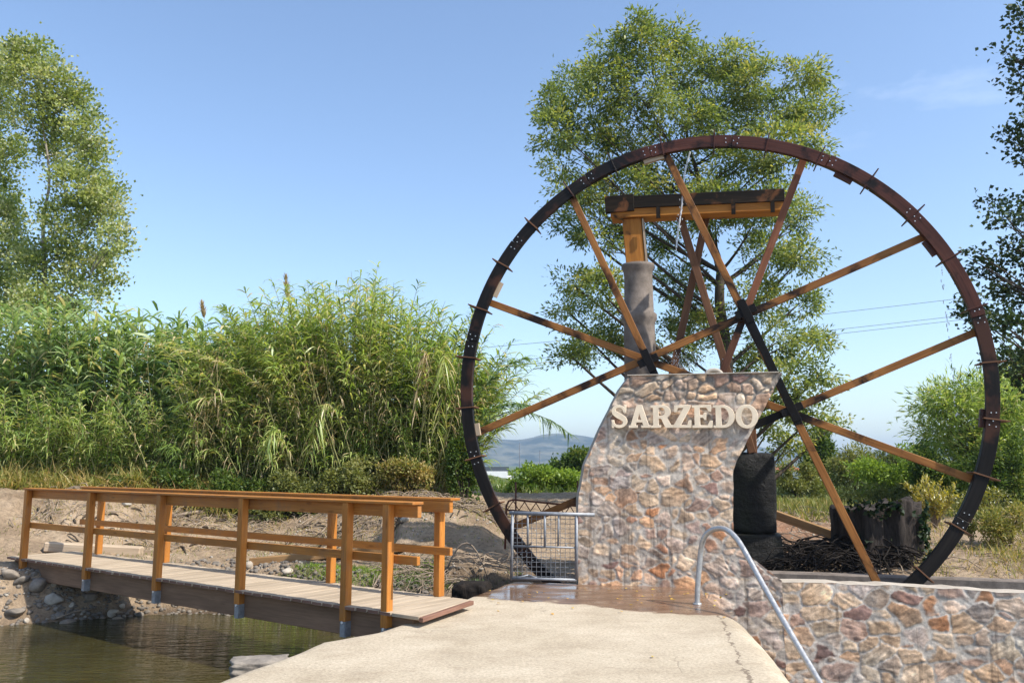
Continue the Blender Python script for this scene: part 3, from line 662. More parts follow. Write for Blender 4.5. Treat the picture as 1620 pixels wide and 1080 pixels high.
m = MB(); m.beam(wl(1.02, -.33, .099), wl(.52, -.54, .099), .106, .068, side=np.cross(wl(1.02, -.33) - wl(.52, -.54), EN)); m.build('soaked_section', M['node'], wheel, .004)
m = MB(); m.tube([wl(0, 0, -.32), wl(0, 0, .95)], .085, 16); m.build('axle', M['node'], wheel)
m = MB(); m.tube([wl(0, 0, -.02), wl(0, 0, .22)], .2, 20); m.build('hub', M['node'], wheel)
for k in range(30):
    t = R(4 + 12 * k); d = np.array([math.cos(t), math.sin(t)]); sk = .05 * math.sin(k * 2.3); d2 = np.array([math.cos(t + sk), math.sin(t + sk)])
    m = MB(); a = wl(*(d * (rin - .03)), .08); b = wl(*(d * WR + d2 * (.10 + .03 * math.sin(k * 5))), .08)
    m.beam(a, b, .017, .30, side=np.cross(b - a, EN)); m.build('paddle', M['rim_red'] if 5 < (k * 12) % 360 < 125 else M['strut'], wheel, .002)
for a, ln in ((152, 4), (55, 4.4), (30, 4), (188, 3), (350, 4), (100, 5)):
    m = MB(); ring(m, a, a + ln, rin - .055, rin + .02, -.01, .05, 4); m.build('splice_board', M['plank'] if a in (152, 188, 100) else M['rim_red'], wheel)

# ------------------------------------------------------------------ flume, pillar, struts, piers behind the wheel
DF = 13.0
def fp(u, v, D=DF): return onp(u, v, D)
fl = thing('flume', 'raised wooden water trough with black mossy upper boards behind the wheel', 'water trough', fp(970, 340))
a0, a1 = fp(962, 331), fp(1243, 318)
m = MB(); m.beam(fp(968, 322), fp(1241, 309), .07, .19, side=EN); m.build('upper_board', M['flume_black'], fl, .006)
m = MB(); m.beam(fp(966, 338, DF + .02), fp(1240, 325, DF + .02), .05, .15, side=EN); m.build('lower_board', M['flume'], fl, .006)
m = MB(); m.beam(fp(966, 322) + EN * .42, fp(1241, 309) + EN * .42, .05, .26, side=EN); m.build('rear_board', M['flume_black'], fl, .006)
m = MB(); m.beam(fp(966, 341) + EN * .22, fp(1240, 328) + EN * .22, .36, .04, side=EN); m.build('trough_floor', M['flume'], fl, .006)
m = MB(); m.beam(fp(957.5, 325), fp(1003, 321), .09, .26, side=EN); m.build('end_board', M['flume_black'], fl, .006)
for u, v in ((1041, 336), (1160, 330), (1222, 327)):
    m = MB(); m.beam(fp(u, v - 9, DF - .06), fp(u + .5, v + 9, DF - .06), .02, .06, side=EN); m.build('cleat', M['flume_black'], fl)
m = MB(); a = fp(1000, 349, DF + .22); b = fp(1007, 424, DF + .22)
m.beam(a, b, .30, .29, side=EN); m.build('support_post', M['flume'], fl, .01)
m = MB(); m.beam(fp(1017.5, 349, DF + .2), fp(1024, 424, DF + .2), .28, .025, side=EN); m.build('highlight_strip', M['plank'], fl)  # pale strip stands in for the highlight on the post's right edge
# pillar as a turned profile
pc = fp(1011, 500, DF + .25); base = gz(pc[0], pc[1]) - .3
def vz(v): return at(1011, v, pc[1])[2]
prf = [(base, .27), (vz(520), .235), (vz(512), .235), (vz(506), .268), (vz(498), .270), (vz(494), .225), (vz(440), .215), (vz(430), .225), (vz(424), .258), (vz(419), .25), (vz(418), .05)]
m = MB(); m.tube([(pc[0], pc[1], z) for i, (z, r) in enumerate(prf)], [r for z, r in prf], 28)
tag(m.build('pillar', M['pillar']), 'round weathered concrete pillar holding the end of the raised trough', 'pillar')
for (u0, v0, u1, v1, D, lb) in ((1076, 343, 1190, 716, 13.25, 'long red-brown timber strut leaning right from the trough down to the black stone block'), (1118, 341, 1040, 700, 13.4, 'thin timber strut leaning left beneath the trough, crossing the longer one')):
    m = MB(); a, b = fp(u0, v0, D), fp(u1, v1, D)
    if u1 < 1100: b = b + (b - a) * .5
    m.beam(a, b, .09, .11, side=EN); tag(m.build('strut', M['strut'], None, .006), lb, 'timber strut', 'struts under the trough')
def blob_box(name, c, size, mat, seed, label, cat, ax=None, amp=.05, parent=None, round_=.25):
    """rounded, eroded block"""
    n = 18; V = []; Fq = []
    ax = EX if ax is None else ax; ay = np.cross([0, 0, 1.], ax)
    for f in range(6):
        b = len(V)
        for i in range(n + 1):
            for j in range(n + 1):
                a, c2 = -1 + 2 * i / n, -1 + 2 * j / n
                V.append([(a, c2, 1), (c2, a, -1), (1, a, c2), (-1, c2, a), (c2, 1, a), (a, -1, c2)][f])
        for i in range(n):
            for j in range(n): q = b + i * (n + 1) + j; Fq.append((q, q + n + 1, q + n + 2, q + 1))
    V = np.array(V, float); p4 = (np.abs(V) ** 6).sum(1) ** (1 / 6); V = V * (1 - round_) + V / p4[:, None] * round_
    nn = fbm(V[:, 0] * 2.1 + seed + V[:, 2] * 1.3, V[:, 1] * 2.1 + V[:, 2] * 3.1, 5, seed); V = V * (1 + amp * 2 * nn)[:, None]
    P = np.asarray(c)[None] + V[:, :1] * size[0] / 2 * ax + V[:, 1:2] * size[1] / 2 * ay; P[:, 2] += V[:, 2] * size[2] / 2
    # weld seams
    o = arr_mesh(name, P, np.array(Fq), mat, parent, smooth=True)
    import bmesh
    bm = bmesh.new(); bm.from_mesh(o.data); bmesh.ops.remove_doubles(bm, verts=bm.verts, dist=.0005); bm.to_mesh(o.data); bm.free()
    if label: tag(o, label, cat)
    return o
pier = thing('stone_pier', 'black mossy stone block standing on a square plinth behind the sign wall', 'stone pier', fp(1198, 900, 13.2))
c0, c1 = fp(1159, 845, 13.2), fp(1226, 716, 13.2)
blob_box('block', (c0 + c1) / 2 + EN * .3, (c1 @ EX - c0 @ EX, .6, c1[2] - c0[2]), M['blackstone'], 3, None, None, amp=.06, parent=pier, round_=.38)
c0, c1 = fp(1150, 925, 13.1), fp(1238, 846, 13.1)
blob_box('plinth', (c0 + c1) / 2 + EN * .35, (c1 @ EX - c0 @ EX, .8, c1[2] - c0[2]), M['blackstone'], 8, None, None, amp=.03, parent=pier, round_=.2)
m = MB(); m.beam(fp(1186, 640, 13.5), fp(1190, 718, 13.5), .16, .14, side=EN); m.build('post', M['strut'], pier, .01)

# stump
st = thing('tree_stump', 'broad dark tree stump with ivy, cut low behind the wheel', 'tree stump', gnd(1375, 905))
sc_ = onp(1392, 900, 14.1); cx, cy = sc_[0], sc_[1]; zb = gz(cx, cy) - .35; zt = at(1372, 798, cy)[2]; rad = .60
n, mm = 96, 44; V = []
for j in range(mm):
    h = j / (mm - 1); z = zb + (zt - zb) * h
    for i in range(n):
        t = 2 * math.pi * i / n; ca, sa = math.cos(t), math.sin(t)
        r = rad * (1 + .5 * max(0, .45 - h) ** 1.5 * 2 * (1 + .6 * math.cos(t - 3.2))) * (1 + .06 * math.sin(5 * t + 1) + .05 * math.sin(9 * t + 2) + .03 * math.sin(17 * t + h * 2))
        r += 1.25 * max(0, .42 - h) ** 1.6 * max(0, math.cos(t - math.pi)) * 3
        r += float(.07 * fbm(np.array([t * 6]), np.array([h * 3]), 3, 4)[0]); zj = z + (.20 * float(fbm(np.array([ca * 3]), np.array([sa * 3]), 3, 6)[0]) * 2 * h)
        zj += (-.06 if (math.cos(t) < .1) else .04) * h
        V.append((cx + r * ca, cy + r * sa, zj))
for k in (0.9, .6, .3, .02):
    for i in range(n):
        t = 2 * math.pi * i / n; p = V[(mm - 1) * n + i]; x = cx + (p[0] - cx) * k; y = cy + (p[1] - cy) * k
        V.append((x, y, p[2] * k + (zt - .05) * (1 - k) + .05 * float(fbm(np.array([x * 7]), np.array([y * 7]), 3, 8)[0])))
J = mm + 4; I = np.arange(J * n).reshape(J, n); I2 = np.roll(I, -1, 1)
Fq = np.c_[I[:-1].ravel(), I2[:-1].ravel(), I2[1:].ravel(), I[1:].ravel()]
arr_mesh('trunk', np.array(V), Fq, M['bark_stump'], st, smooth=True)

# ------------------------------------------------------------------ foliage builders (numpy)
def leafmesh(name, P, dirs, L, W, mat, parent=None, rnd=None, up=None, fold=.18, nj=.9):
    """diamond leaves at P pointing along dirs"""
    n = len(P); dirs = nrms(dirs); up = np.array([0, 0, 1.])[None] + rs.normal(0, nj, (n, 3)) if up is None else up
    side = nrms(np.cross(dirs, up)); nor = np.cross(side, dirs); L = np.broadcast_to(L, n)[:, None]; W = np.broadcast_to(W, n)[:, None]
    a = P; b = P + dirs * L * .42 + side * W / 2 + nor * fold * W; c = P + dirs * L; d = P + dirs * L * .42 - side * W / 2 + nor * fold * W
    V = np.stack([a, b, c, d], 1).reshape(-1, 3); Fq = np.arange(4 * n).reshape(n, 4)
    rnd = rs.rand(n) if rnd is None else rnd
    return arr_mesh(name, V, Fq, mat, parent, rnd=np.repeat(np.clip(rnd, 0, 1), 4))
def ribbons(P, d0, L, W, droop, lev=4):
    n = len(P); d0 = nrms(d0); L = np.broadcast_to(L, n)[:, None]; W = np.broadcast_to(W, n)[:, None]; droop = np.broadcast_to(droop, n)[:, None]
    side = nrms(np.cross(d0, np.array([0, 0, 1.])[None] + rs.normal(0, .35, (n, 3)))); out = []
    prof = {4: ((0, .55), (.33, 1.), (.68, .75), (1, .04)), 3: ((0, .6), (.45, 1.), (1, .04))}[lev]
    for t, w in prof:
        p = P + d0 * L * t * (1 - .12 * t * t); p[:, 2] -= (droop * L * t ** 2)[:, 0]
        out += [p - side * W * w / 2, p + side * W * w / 2]
    V = np.stack(out, 1).reshape(-1, 3); b = np.arange(n)[:, None] * (2 * lev)
    Fq = np.concatenate([b + np.array([2 * k, 2 * k + 1, 2 * k + 3, 2 * k + 2])[None] for k in range(lev - 1)], 0)
    return V, Fq
class RB:
    def __init__(s): s.V = []; s.F = []; s.r = []; s.n = 0
    def add(s, V, Fq, rnd):
        s.V.append(V); s.F.append(Fq + s.n); s.n += len(V); s.r.append(np.repeat(rnd, len(V) // len(rnd)))
    def build(s, name, mat, parent=None): return arr_mesh(name, np.concatenate(s.V), np.concatenate(s.F), mat, parent, rnd=np.clip(np.concatenate(s.r), 0, 1))
def tubes(lines, sides=5):
    """many tapered tubes at once: list of (pts, radii)"""
    m = MB()
    for p, r in lines: m.tube(p, r, sides, False)
    return m
def bez(p0, p1, bend, k=6):
    p0 = np.asarray(p0, float); p1 = np.asarray(p1, float); mid = (p0 + p1) / 2 + np.asarray(bend, float)
    return [(1 - t) ** 2 * p0 + 2 * t * (1 - t) * mid + t * t * p1 for t in np.linspace(0, 1, k)]
def tree(name, label, cat, Yd, trunk_px, lobes, leafmat, barkmat, lL, lW, per_m2, tr0, depth=1.0, cl=38, clr=.42, group=None, upw=0., rbase=.5, nlimb=True, basex=None, twr=.5):
    """trunk through pixels at distance Yd; lobes: (u, v, ru, rv[, dy]) clumps of the crown"""
    tp = [at(u, v, Yd) for u, v in trunk_px]; g = gz(tp[0][0], Yd); tp[0][2] = g - .2
    T = thing(name, label, cat, (tp[0][0], Yd, g), group)
    lines = []; k = len(tp); fine = []
    for i in range(k - 1):
        for t in np.linspace(0, 1, 5)[:-1]: fine.append(tp[i] * (1 - t) + tp[i + 1] * t)
    fine.append(tp[-1]); m_ = len(fine); rr = [tr0 * (1 - .93 * (i / (m_ - 1)) ** .8) for i in range(m_)]
    fine = [p + np.array([.05 * math.sin(i * 1.1), .05 * math.cos(i * .9), 0]) * min(i, 3) / 3 for i, p in enumerate(fine)]
    tubes([(fine, rr)], 12).build('trunk', barkmat, T)
    PP = []; DD = []; RN = []; pxm = Yd / F
    for lb in lobes:
        u, v, ru, rv = lb[:4]; dy = lb[4] if len(lb) > 4 else rs.uniform(-1, 1) * depth
        c = at(u, v, Yd + dy); a, b = ru * pxm, rv * pxm; dd = min(a, b) * 1.0
        # limb from nearest lower trunk point
        cand = [(np.linalg.norm(np.array(q) - c) + 2.2 * max(0, q[2] - c[2] + .75 * np.linalg.norm(q[:2] - c[:2])) , i) for i, q in enumerate(fine)]
        _, i0 = min(cand); q0 = fine[i0]
        L = bez(q0, c, (rs.normal(0, .15), rs.normal(0, .15), -.06 * np.linalg.norm(c - q0)), 7); r0 = max(.02, min(rr[i0] * .45, .015 * np.linalg.norm(c - q0) + .02))
        lines.append((L, [r0 * (1 - .75 * t) for t in np.linspace(0, 1, 7)]))
        nc = max(4, int(per_m2 * a * b * math.pi)); g_ = rs.normal(0, 1, (nc, 3)); g_ = nrms(g_) * (rs.uniform(.25, 1.08, (nc, 1)) ** .6) * np.array([a, dd, b])
        C = c + g_
        for q in C:
            j = rs.randint(3, 7); s = L[j]; 
            if rs.rand() < twr: lines.append((bez(s, q, (rs.normal(0, .1), rs.normal(0, .1), rs.normal(-.05, .1)), 4), [.014, .010, .007, .004]))
            kk = rs.poisson(cl); x = rs.normal(0, 1, (kk, 3)) * np.array([1, 1, .62]) * clr * .5 * rs.uniform(.7, 1.25)
            out = nrm(q - c)
            PP.append(q + x); DD.append(nrms(x) * .8 + out * .6 + rs.normal(0, .6, (kk, 3)) + np.array([0, 0, upw]))
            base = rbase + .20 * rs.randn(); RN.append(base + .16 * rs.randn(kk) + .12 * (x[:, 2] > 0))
    tubes(lines, 4).build('branches', barkmat, T)
    P = np.concatenate(PP); n = len(P)
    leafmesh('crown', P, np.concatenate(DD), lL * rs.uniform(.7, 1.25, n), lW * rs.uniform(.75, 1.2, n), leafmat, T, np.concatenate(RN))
    return T
lob = [(1000, 70, 55, 50), (1050, 62, 42, 40), (1145, 92, 52, 45), (1100, 120, 60, 45), (1010, 145, 60, 50), (958, 118, 38, 40), (1190, 130, 45, 40), (1262, 118, 38, 34), (1290, 165, 32, 45), (1235, 170, 50, 45),
       (905, 130, 34, 30), (868, 165, 30, 35), (885, 205, 42, 40), (930, 190, 45, 45), (1150, 180, 60, 50), (1075, 200, 65, 50), (990, 225, 60, 50), (1285, 225, 36, 38), (1230, 240, 50, 45), (1165, 255, 60, 45),
       (890, 262, 30, 28), (920, 300, 45, 35), (985, 300, 55, 45), (1060, 290, 60, 45), (1130, 330, 60, 45), (1205, 320, 55, 45), (1268, 335, 40, 34), (900, 352, 32, 32), (950, 372, 45, 38), (1030, 375, 55, 40), (1215, 395, 50, 40), (1268, 405, 36, 32),
       (905, 450, 36, 30), (900, 495, 36, 32), (950, 460, 40, 38), (935, 540, 50, 36), (905, 565, 35, 22), (980, 520, 40, 45), (1070, 450, 50, 40), (1110, 520, 45, 45), (1060, 540, 45, 35), (1200, 470, 45, 36), (1265, 480, 38, 34), (1230, 540, 48, 40), (1290, 540, 30, 30), (1185, 580, 35, 35),
       (1250, 610, 50, 38), (1300, 590, 28, 26), (1225, 665, 42, 34), (1285, 660, 42, 26), (1320, 670, 22, 16), (1250, 700, 36, 22), (1150, 640, 40, 40)]
tree('broadleaf_tree', 'tall leafy tree with a broad airy crown standing behind the wheel', 'tree', 21.5, [(1152, 790), (1155, 640), (1143, 520), (1138, 430), (1112, 330), (1092, 240), (1086, 175)], lob, M['ash'], M['bark'], .125, .048, 15.5, .24, 1.6, 78, .32, upw=-.1, rbase=.50, twr=.14)
lob = [(25, 100, 26, 42), (52, 92, 22, 40), (80, 130, 30, 45), (110, 165, 28, 42), (60, 180, 34, 40), (135, 210, 26, 40), (95, 235, 36, 42), (150, 265, 26, 40), (172, 315, 22, 36), (120, 300, 34, 40), (95, 355, 30, 40), (150, 350, 30, 40), (185, 380, 22, 30), (60, 420, 30, 45), (130, 420, 40, 40), (165, 440, 20, 22), (100, 470, 40, 32), (50, 490, 40, 32), (150, 470, 20, 16)]
tree('poplar_tree', 'slender poplar with pale trunk and bright leaves above the reeds, right of its twin', 'tree', 24, [(58, 760), (62, 520), (68, 420), (76, 300), (70, 190), (50, 90)], lob, M['poplar'], M['bark_pale'], .095, .085, 21, .10, 1.2, 62, .36, 'poplars above the reeds', .5, .55, twr=.15)
lob = [(-20, 110, 30, 50), (0, 160, 26, 45), (-30, 210, 36, 45), (10, 240, 26, 40), (0, 310, 30, 45), (-30, 350, 35, 45), (20, 350, 22, 34), (5, 400, 34, 45), (-30, 440, 30, 45), (10, 460, 36, 40), (-20, 500, 40, 35)]
tree('poplar_tree', 'poplar at the left edge of the photo, cut by the frame', 'tree', 25.5, [(-14, 760), (-12, 500), (-6, 300), (-10, 100)], lob, M['poplar'], M['bark_pale'], .095, .085, 21, .10, 1.2, 62, .36, 'poplars above the reeds', .5, .5, twr=.15)
lob = [(1620, 25, 22, 26), (1590, 82, 14, 18), (1606, 115, 18, 20), (1625, 150, 22, 22), (1592, 215, 14, 12), (1612, 235, 18, 18), (1628, 200, 15, 30), (1572, 318, 18, 12), (1592, 345, 22, 18), (1618, 330, 18, 24), (1605, 395, 26, 26), (1550, 402, 20, 14), (1565, 430, 24, 20), (1600, 455, 28, 26), (1530, 470, 16, 14), (1545, 500, 24, 18), (1585, 510, 30, 26), (1620, 500, 26, 30), (1600, 570, 28, 28), (1640, 590, 30, 40), (1665, 400, 40, 50), (1660, 250, 32, 50), (1670, 100, 30, 60)]
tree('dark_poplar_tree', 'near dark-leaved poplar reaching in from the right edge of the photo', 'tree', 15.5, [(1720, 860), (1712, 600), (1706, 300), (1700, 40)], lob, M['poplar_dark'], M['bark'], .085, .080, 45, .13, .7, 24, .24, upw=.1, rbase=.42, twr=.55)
tree('broad_tree', 'dense dark green tree filling the right edge below the near poplar', 'tree', 25, [(1640, 800), (1636, 700), (1630, 600)], [(1590, 600, 34, 30), (1625, 570, 34, 34), (1600, 650, 42, 36), (1630, 640, 40, 40), (1575, 700, 36, 34), (1610, 720, 44, 38), (1570, 760, 34, 30), (1620, 780, 44, 34), (1650, 700, 40, 50)], M['bush'], M['bark'], .13, .06, 20, .10, 1.2, 66, .45, upw=0, rbase=.45, twr=.1)
lob = [(1475, 640, 24, 20), (1500, 640, 34, 26), (1540, 620, 34, 26), (1480, 680, 26, 24), (1520, 690, 40, 30), (1580, 640, 40, 40), (1615, 690, 40, 40), (1560, 710, 40, 34), (1600, 750, 40, 34), (1530, 740, 34, 26)]
tree('willow_tree', 'leafy light green willow behind the right side of the rim', 'tree', 22, [(1575, 800), (1570, 720), (1555, 650)], lob, M['reed'], M['bark'], .22, .034, 22, .10, 1.0, 80, .5, upw=0, rbase=.4)

# ------------------------------------------------------------------ bushes
def bush(name, label, cat, u, v, wpx, hpx, Yd, mat, lL=.07, lW=.04, dens=1., group=None, lobes=7, rbase=.5, stem=True, dz=0):
    lobes = int(lobes * 1.7)
    c = at(u, v, Yd); x, y = c[0], Yd; g = gz(x, y) + dz; w = wpx * Yd / F; h = hpx * Yd / F
    T = thing(name, label, cat, (x, y, g), group); PP = []; DD = []; RN = []; lines = []
    for k in range(lobes):
        a = rs.uniform(-.5, .5); hh = rs.uniform(.25, .85) * (1 - .9 * abs(a) ** 1.6); q = np.array([x + a * w * .8, y + rs.uniform(-.3, .3) * w * .6, g + hh * h]); r = np.array([w * .19, w * .18, h * .21]) * rs.uniform(.45, 1.35, 3)
        lines.append((bez((x + a * .1, y, g - .05), q, (0, 0, .1), 5), [.02, .016, .012, .009, .005]))
        n = int(dens * 1500 * max(.15, r[0] * r[2] * 6)); n = min(n, 3500); X = nrms(rs.normal(0, 1, (n, 3))) * rs.uniform(.2, 1.1, (n, 1)) ** .5
        X = X * (1 + 1.3 * fbm(X[:, 0] * 3 + k, X[:, 2] * 3, 3, k)[:, None]) * np.where(rs.rand(n, 1) < .12, rs.uniform(1, 1.5, (n, 1)), 1); P = q + X * r; P[:, 2] = np.maximum(P[:, 2], g - .02 + rs.rand(n) * .1)
        PP.append(P); DD.append(X * .8 + rs.normal(0, .6, (n, 3))); RN.append(rbase + .18 * rs.randn(n) + .15 * rs.randn())
    n = int(dens * 400 * max(.2, w * h)); n = min(n, 4000); P = np.c_[x + rs.uniform(-.5, .5, n) * w, y + rs.uniform(-.3, .3, n) * w * .6, g + rs.rand(n) ** 1.5 * h * .55]
    PP.append(P); DD.append(rs.normal(0, 1, (n, 3)) + [0, 0, .6]); RN.append(rbase + .2 * rs.randn(n))
    tubes(lines, 4).build('stems', M['bark'], T); P = np.concatenate(PP)
    leafmesh('leaves', P, np.concatenate(DD), lL * rs.uniform(.6, 1.3, len(P)), lW * rs.uniform(.7, 1.2, len(P)), mat, T, np.concatenate(RN))
    return T
GB = 'bushes in the field beyond the wheel'
bush('bush', 'rounded dark green bush just left of the sign wall in the distance', 'bush', 905, 740, 90, 62, 40, M['bush'], .16, .1, .55, GB, 8)
bush('bush', 'bright green bramble hedge left of the sign wall', 'bush', 862, 775, 120, 50, 30, M['bush_light'], .13, .08, .6, GB, 9)
bush('bush', 'bright green bush beside the white stake at the field edge', 'bush', 826, 785, 44, 28, 27, M['bush_light'], .10, .07, .7, GB, 5)
bush('bush', 'olive bush just right of the black stone pier', 'bush', 1262, 780, 90, 62, 30, M['bush_olive'], .12, .05, .6, GB)
bush('bush', 'small tree-like bush below the low branches of the tall tree', 'bush', 1300, 780, 70, 95, 33, M['bush'], .12, .06, .6, GB)
bush('bush', 'hazy olive green bush left of the middle of the gap between spokes', 'bush', 1355, 780, 100, 78, 31, M['bush_olive'], .12, .05, .6, GB)
bush('bush', 'broad light green bush behind the stump', 'bush', 1420, 790, 130, 84, 26, M['bush_light'], .11, .05, .45, GB, 9, .25)
bush('bush', 'deep green bush right of the stump in the shade of the willow', 'bush', 1500, 810, 110, 110, 21, M['bush'], .09, .05, .8, GB, 8, .45)
bush('bush', 'dark green bush at the right edge behind the rim', 'bush', 1590, 830, 130, 120, 19, M['bush'], .08, .045, .8, GB, 9, .45)
bush('bush', 'pale olive bush low behind the stump, nearest the right spoke', 'bush', 1390, 800, 120, 46, 22, M['bush_olive'], .09, .04, .7, GB)
bush('bush', 'wide light green thicket filling the gap under the right spoke', 'bush', 1440, 760, 150, 60, 38, M['bush_olive'], .16, .07, .6, GB, 9)
bush('bush', 'tall far bush between the spoke end and the willow', 'bush', 1462, 770, 60, 70, 36, M['bush_olive'], .14, .07, .5, GB)
bush('bush', 'olive weeds clump at the right edge above the low wall', 'bush', 1600, 905, 90, 75, 13.2, M['weed'], .06, .02, 1.2, 'scrub behind the low wall', 7)
bush('bush', 'yellow green low shrub at the right edge under the dark bush', 'bush', 1570, 855, 110, 50, 16, M['bush_yellow'], .06, .03, .5, 'scrub behind the low wall', 6, .1)
# feathery yellow shrub and saplings
def wisp(name, label, cat, u, v, wpx, hpx, Yd, mat, n=26, leaf=.05, lw=.016):
    c = at(u, v, Yd); g = gz(c[0], Yd); w = wpx * Yd / F; h = hpx * Yd / F; T = thing(name, label, cat, (c[0], Yd, g)); L = []; PP = []; DD = []
    for k in range(n):
        e = np.array([c[0] + rs.uniform(-.5, .5) * w, Yd + rs.uniform(-.4, .4) * w, g + h * rs.uniform(.5, 1.05)]); p = bez((c[0], Yd, g), e, (0, 0, h * .15), 6); L.append((p, [.008, .007, .006, .004, .003, .002]))
        m_ = 60; t = rs.uniform(.3, 1, m_); i = (t * 4.99).astype(int); f = (t * 5 - i)[:, None]; A = np.array(p); P = A[i] * (1 - f) + A[np.minimum(i + 1, 5)] * f
        PP.append(P + rs.normal(0, .02, P.shape)); DD.append(rs.normal(0, .7, P.shape) + [0, 0, .9])
    tubes(L, 4).build('stems', M['twig'], T); P = np.concatenate(PP); leafmesh('leaves', P, np.concatenate(DD), leaf * rs.uniform(.7, 1.4, len(P)), lw, mat, T)
    return T
wisp('shrub', 'feathery bright yellow shrub between the stump and the rim', 'shrub', 1482, 855, 72, 78, 14.5, M['bush_yellow'], 34, .07, .02)
wisp('sapling', 'thin leafy sapling on a bare stem right of the rim', 'sapling', 1540, 890, 36, 70, 13.2, M['bush_olive'], 8, .05, .025)
# ------------------------------------------------------------------ reeds
def cane(rb, lines, base, tip, bend, nl, L, W, droop, t0=.15, rbase=.5, spread=1., tuft=True):
    p = bez(base, tip, bend, 8); A = np.array(p); lines.append((p, [.013, .013, .012, .011, .010, .008, .006, .003]))
    t = np.sort(rs.uniform(t0, 1, nl)); i = (t * 6.99).astype(int); f = (t * 7 - i)[:, None]; P = A[i] * (1 - f) + A[np.minimum(i + 1, 7)] * f; tan = nrms(A[np.minimum(i + 1, 7)] - A[i])
    a = rs.rand() * 6.28 + np.arange(nl) * math.pi + rs.normal(0, .55, nl); s = np.stack([np.cos(a), np.sin(a), 0 * a], 1)
    d = tan * rs.uniform(.55, 1.0, (nl, 1)) + s * spread * rs.uniform(.6, 1.1, (nl, 1))
    sc2 = np.where(t > .9, .75, 1)
    V, Fq = ribbons(P, d, L * rs.uniform(.65, 1.2, nl) * sc2, W * rs.uniform(.8, 1.2, nl), droop * rs.uniform(.5, 1.3, nl)); rb.add(V, Fq, np.clip(rbase + .25 * rs.randn(nl), 0, 1))
def cane_stuff(name, mat, bases, label):
    rb = RB(); lines = []
    for b in bases: cane(rb, lines, *b)
    T = rb.build(name, mat); tubes(lines, 4).build('stalks', M['cane'], T); T['kind'] = 'stuff'; return T
def gp(x, y): return np.array([x, y, gz(x, y) - .05])
B = []
for k in range(760):
    y = 19.6 + 3.4 * rs.rand() ** 1.6; x = rs.uniform(-16.5, -5.0) * y / 20.; g = gp(x, y); h = rs.uniform(3.2, 4.35) * (1 - .10 * smooth(-11, -6, x)); 
    if rs.rand() < .2: h *= rs.uniform(.45, .8)
    t = g + [rs.normal(0, .35), rs.normal(-.1, .35), h]; B.append((g, t, (rs.normal(0, .1), rs.normal(0, .1), .1), 36, .85, .062, .45, .04, .52 + .08 * rs.randn(), 1.0))
cane_stuff('reed_thicket', M['reed_blue'], B, '')
# the fan-shaped clump in the middle
B = []
for k in range(640):
    a = rs.uniform(-1, 1.12); y = 18.6 + 2.4 * rs.rand(); x = -3.55 + a * 2.15; g = gp(x, y); h = (4.9 - 1.5 * abs(a) ** 1.6) * rs.uniform(.55, 1.0)
    lean = a * 1.3 + rs.normal(0, .45); t = g + [lean - .35, rs.normal(-.45, .5), h]
    B.append((g, t, (-lean * .25, .1, .25), 68, .56, .034, .5, .10, .58 + .12 * rs.randn() - .1 * (a > .5), 1.0))  # right-hand canes toned darker, painting in the tree's shade
cane_stuff('reed_clump', M['reed'], B, '')
# low creeping reeds and skirts in front
B = []
for k in range(330):
    x = rs.uniform(-12.5, -1.4); y = 18.3 + .9 * rs.rand(); g = gp(x, y); h = rs.uniform(.8, 2.2); t = g + [rs.normal(0, .5), rs.normal(-.4, .3), h]
    B.append((g, t, (0, 0, .3), 34, .42, .028, .7, .10, .48 + .15 * rs.randn(), 1.0))
cane_stuff('reed_undergrowth', M['reed'], B, '')
B = []
for k in range(75):
    x = rs.uniform(-7.5, -1.3); y = rs.uniform(18.0, 18.9); g = gp(x, y); h = rs.uniform(1.6, 3.6); t = g + [rs.normal(0, .8), rs.normal(-.35, .3), h]
    B.append((g, t, (rs.normal(0, .2), 0, .3), 16, .34, .022, 1.2, .2, .5, .8))
cane_stuff('dead_canes', M['reed_dry'], B, '')
GL = 'single reeds standing out from the clump'
def lone(label, b, m_, t, mat='reed', nl=90, L=.40, W=.03, dr=.8, rb_=.62, t0=.25):
    """reed through three pixels (base, middle, tip) with distances"""
    p0 = at(*b); p0[2] = max(p0[2], gz(p0[0], p0[1]) - .05); p1 = at(*m_); p2 = at(*t); bend = (p1 - (p0 + p2) / 2) * 2 * .5 * 2 / 2
    T = thing('reed', label, 'reed', p0, GL); rb = RB(); lines = []; cane(rb, lines, p0, p2, (p1 - (p0 + p2) / 2) * 2, int(nl * 1.5), L * .95, W * .85, dr * .6, t0, rb_, .85)
    rb.build('leaves', M[mat], T); tubes(lines, 5).build('stalk', M['cane'], T)
lone('reed with a bushy plume, tallest near the middle of the clump', (520, 740, 19), (515, 600, 18.8), (515, 452, 18.8), nl=110)
lone('reed plume standing at the left shoulder of the clump', (470, 740, 19), (400, 560, 18.6), (350, 484, 18.5), nl=110)
lone('reed arching up to the left with yellow-green plume', (500, 740, 19), (470, 590, 18.4), (405, 478, 18.2), nl=110)
lone('pale sunlit reed arching far left and low across the blue-green thicket', (470, 700, 18.6), (400, 600, 17.9), (248, 545, 17.6), nl=130, rb_=.85, L=.34)
lone('sunlit reed bowing left below the palest one', (480, 740, 18.6), (390, 640, 17.9), (285, 640, 17.7), nl=60, rb_=.6)
lone('reed with drooping straw-coloured head hanging in the middle of the clump', (560, 740, 18.2), (520, 640, 17.7), (490, 720, 17.6), nl=60, rb_=.68, dr=1.3)
lone('reed drooping down with bright head near the right side of the clump', (650, 760, 18.2), (700, 560, 17.8), (690, 700, 17.6), nl=80, rb_=.68, dr=1.4)
lone('dry straw-brown reed hanging at the right of the clump', (660, 760, 18.1), (675, 560, 17.7), (655, 660, 17.7), 'reed_dry', 60, .3, .024, 1.4)
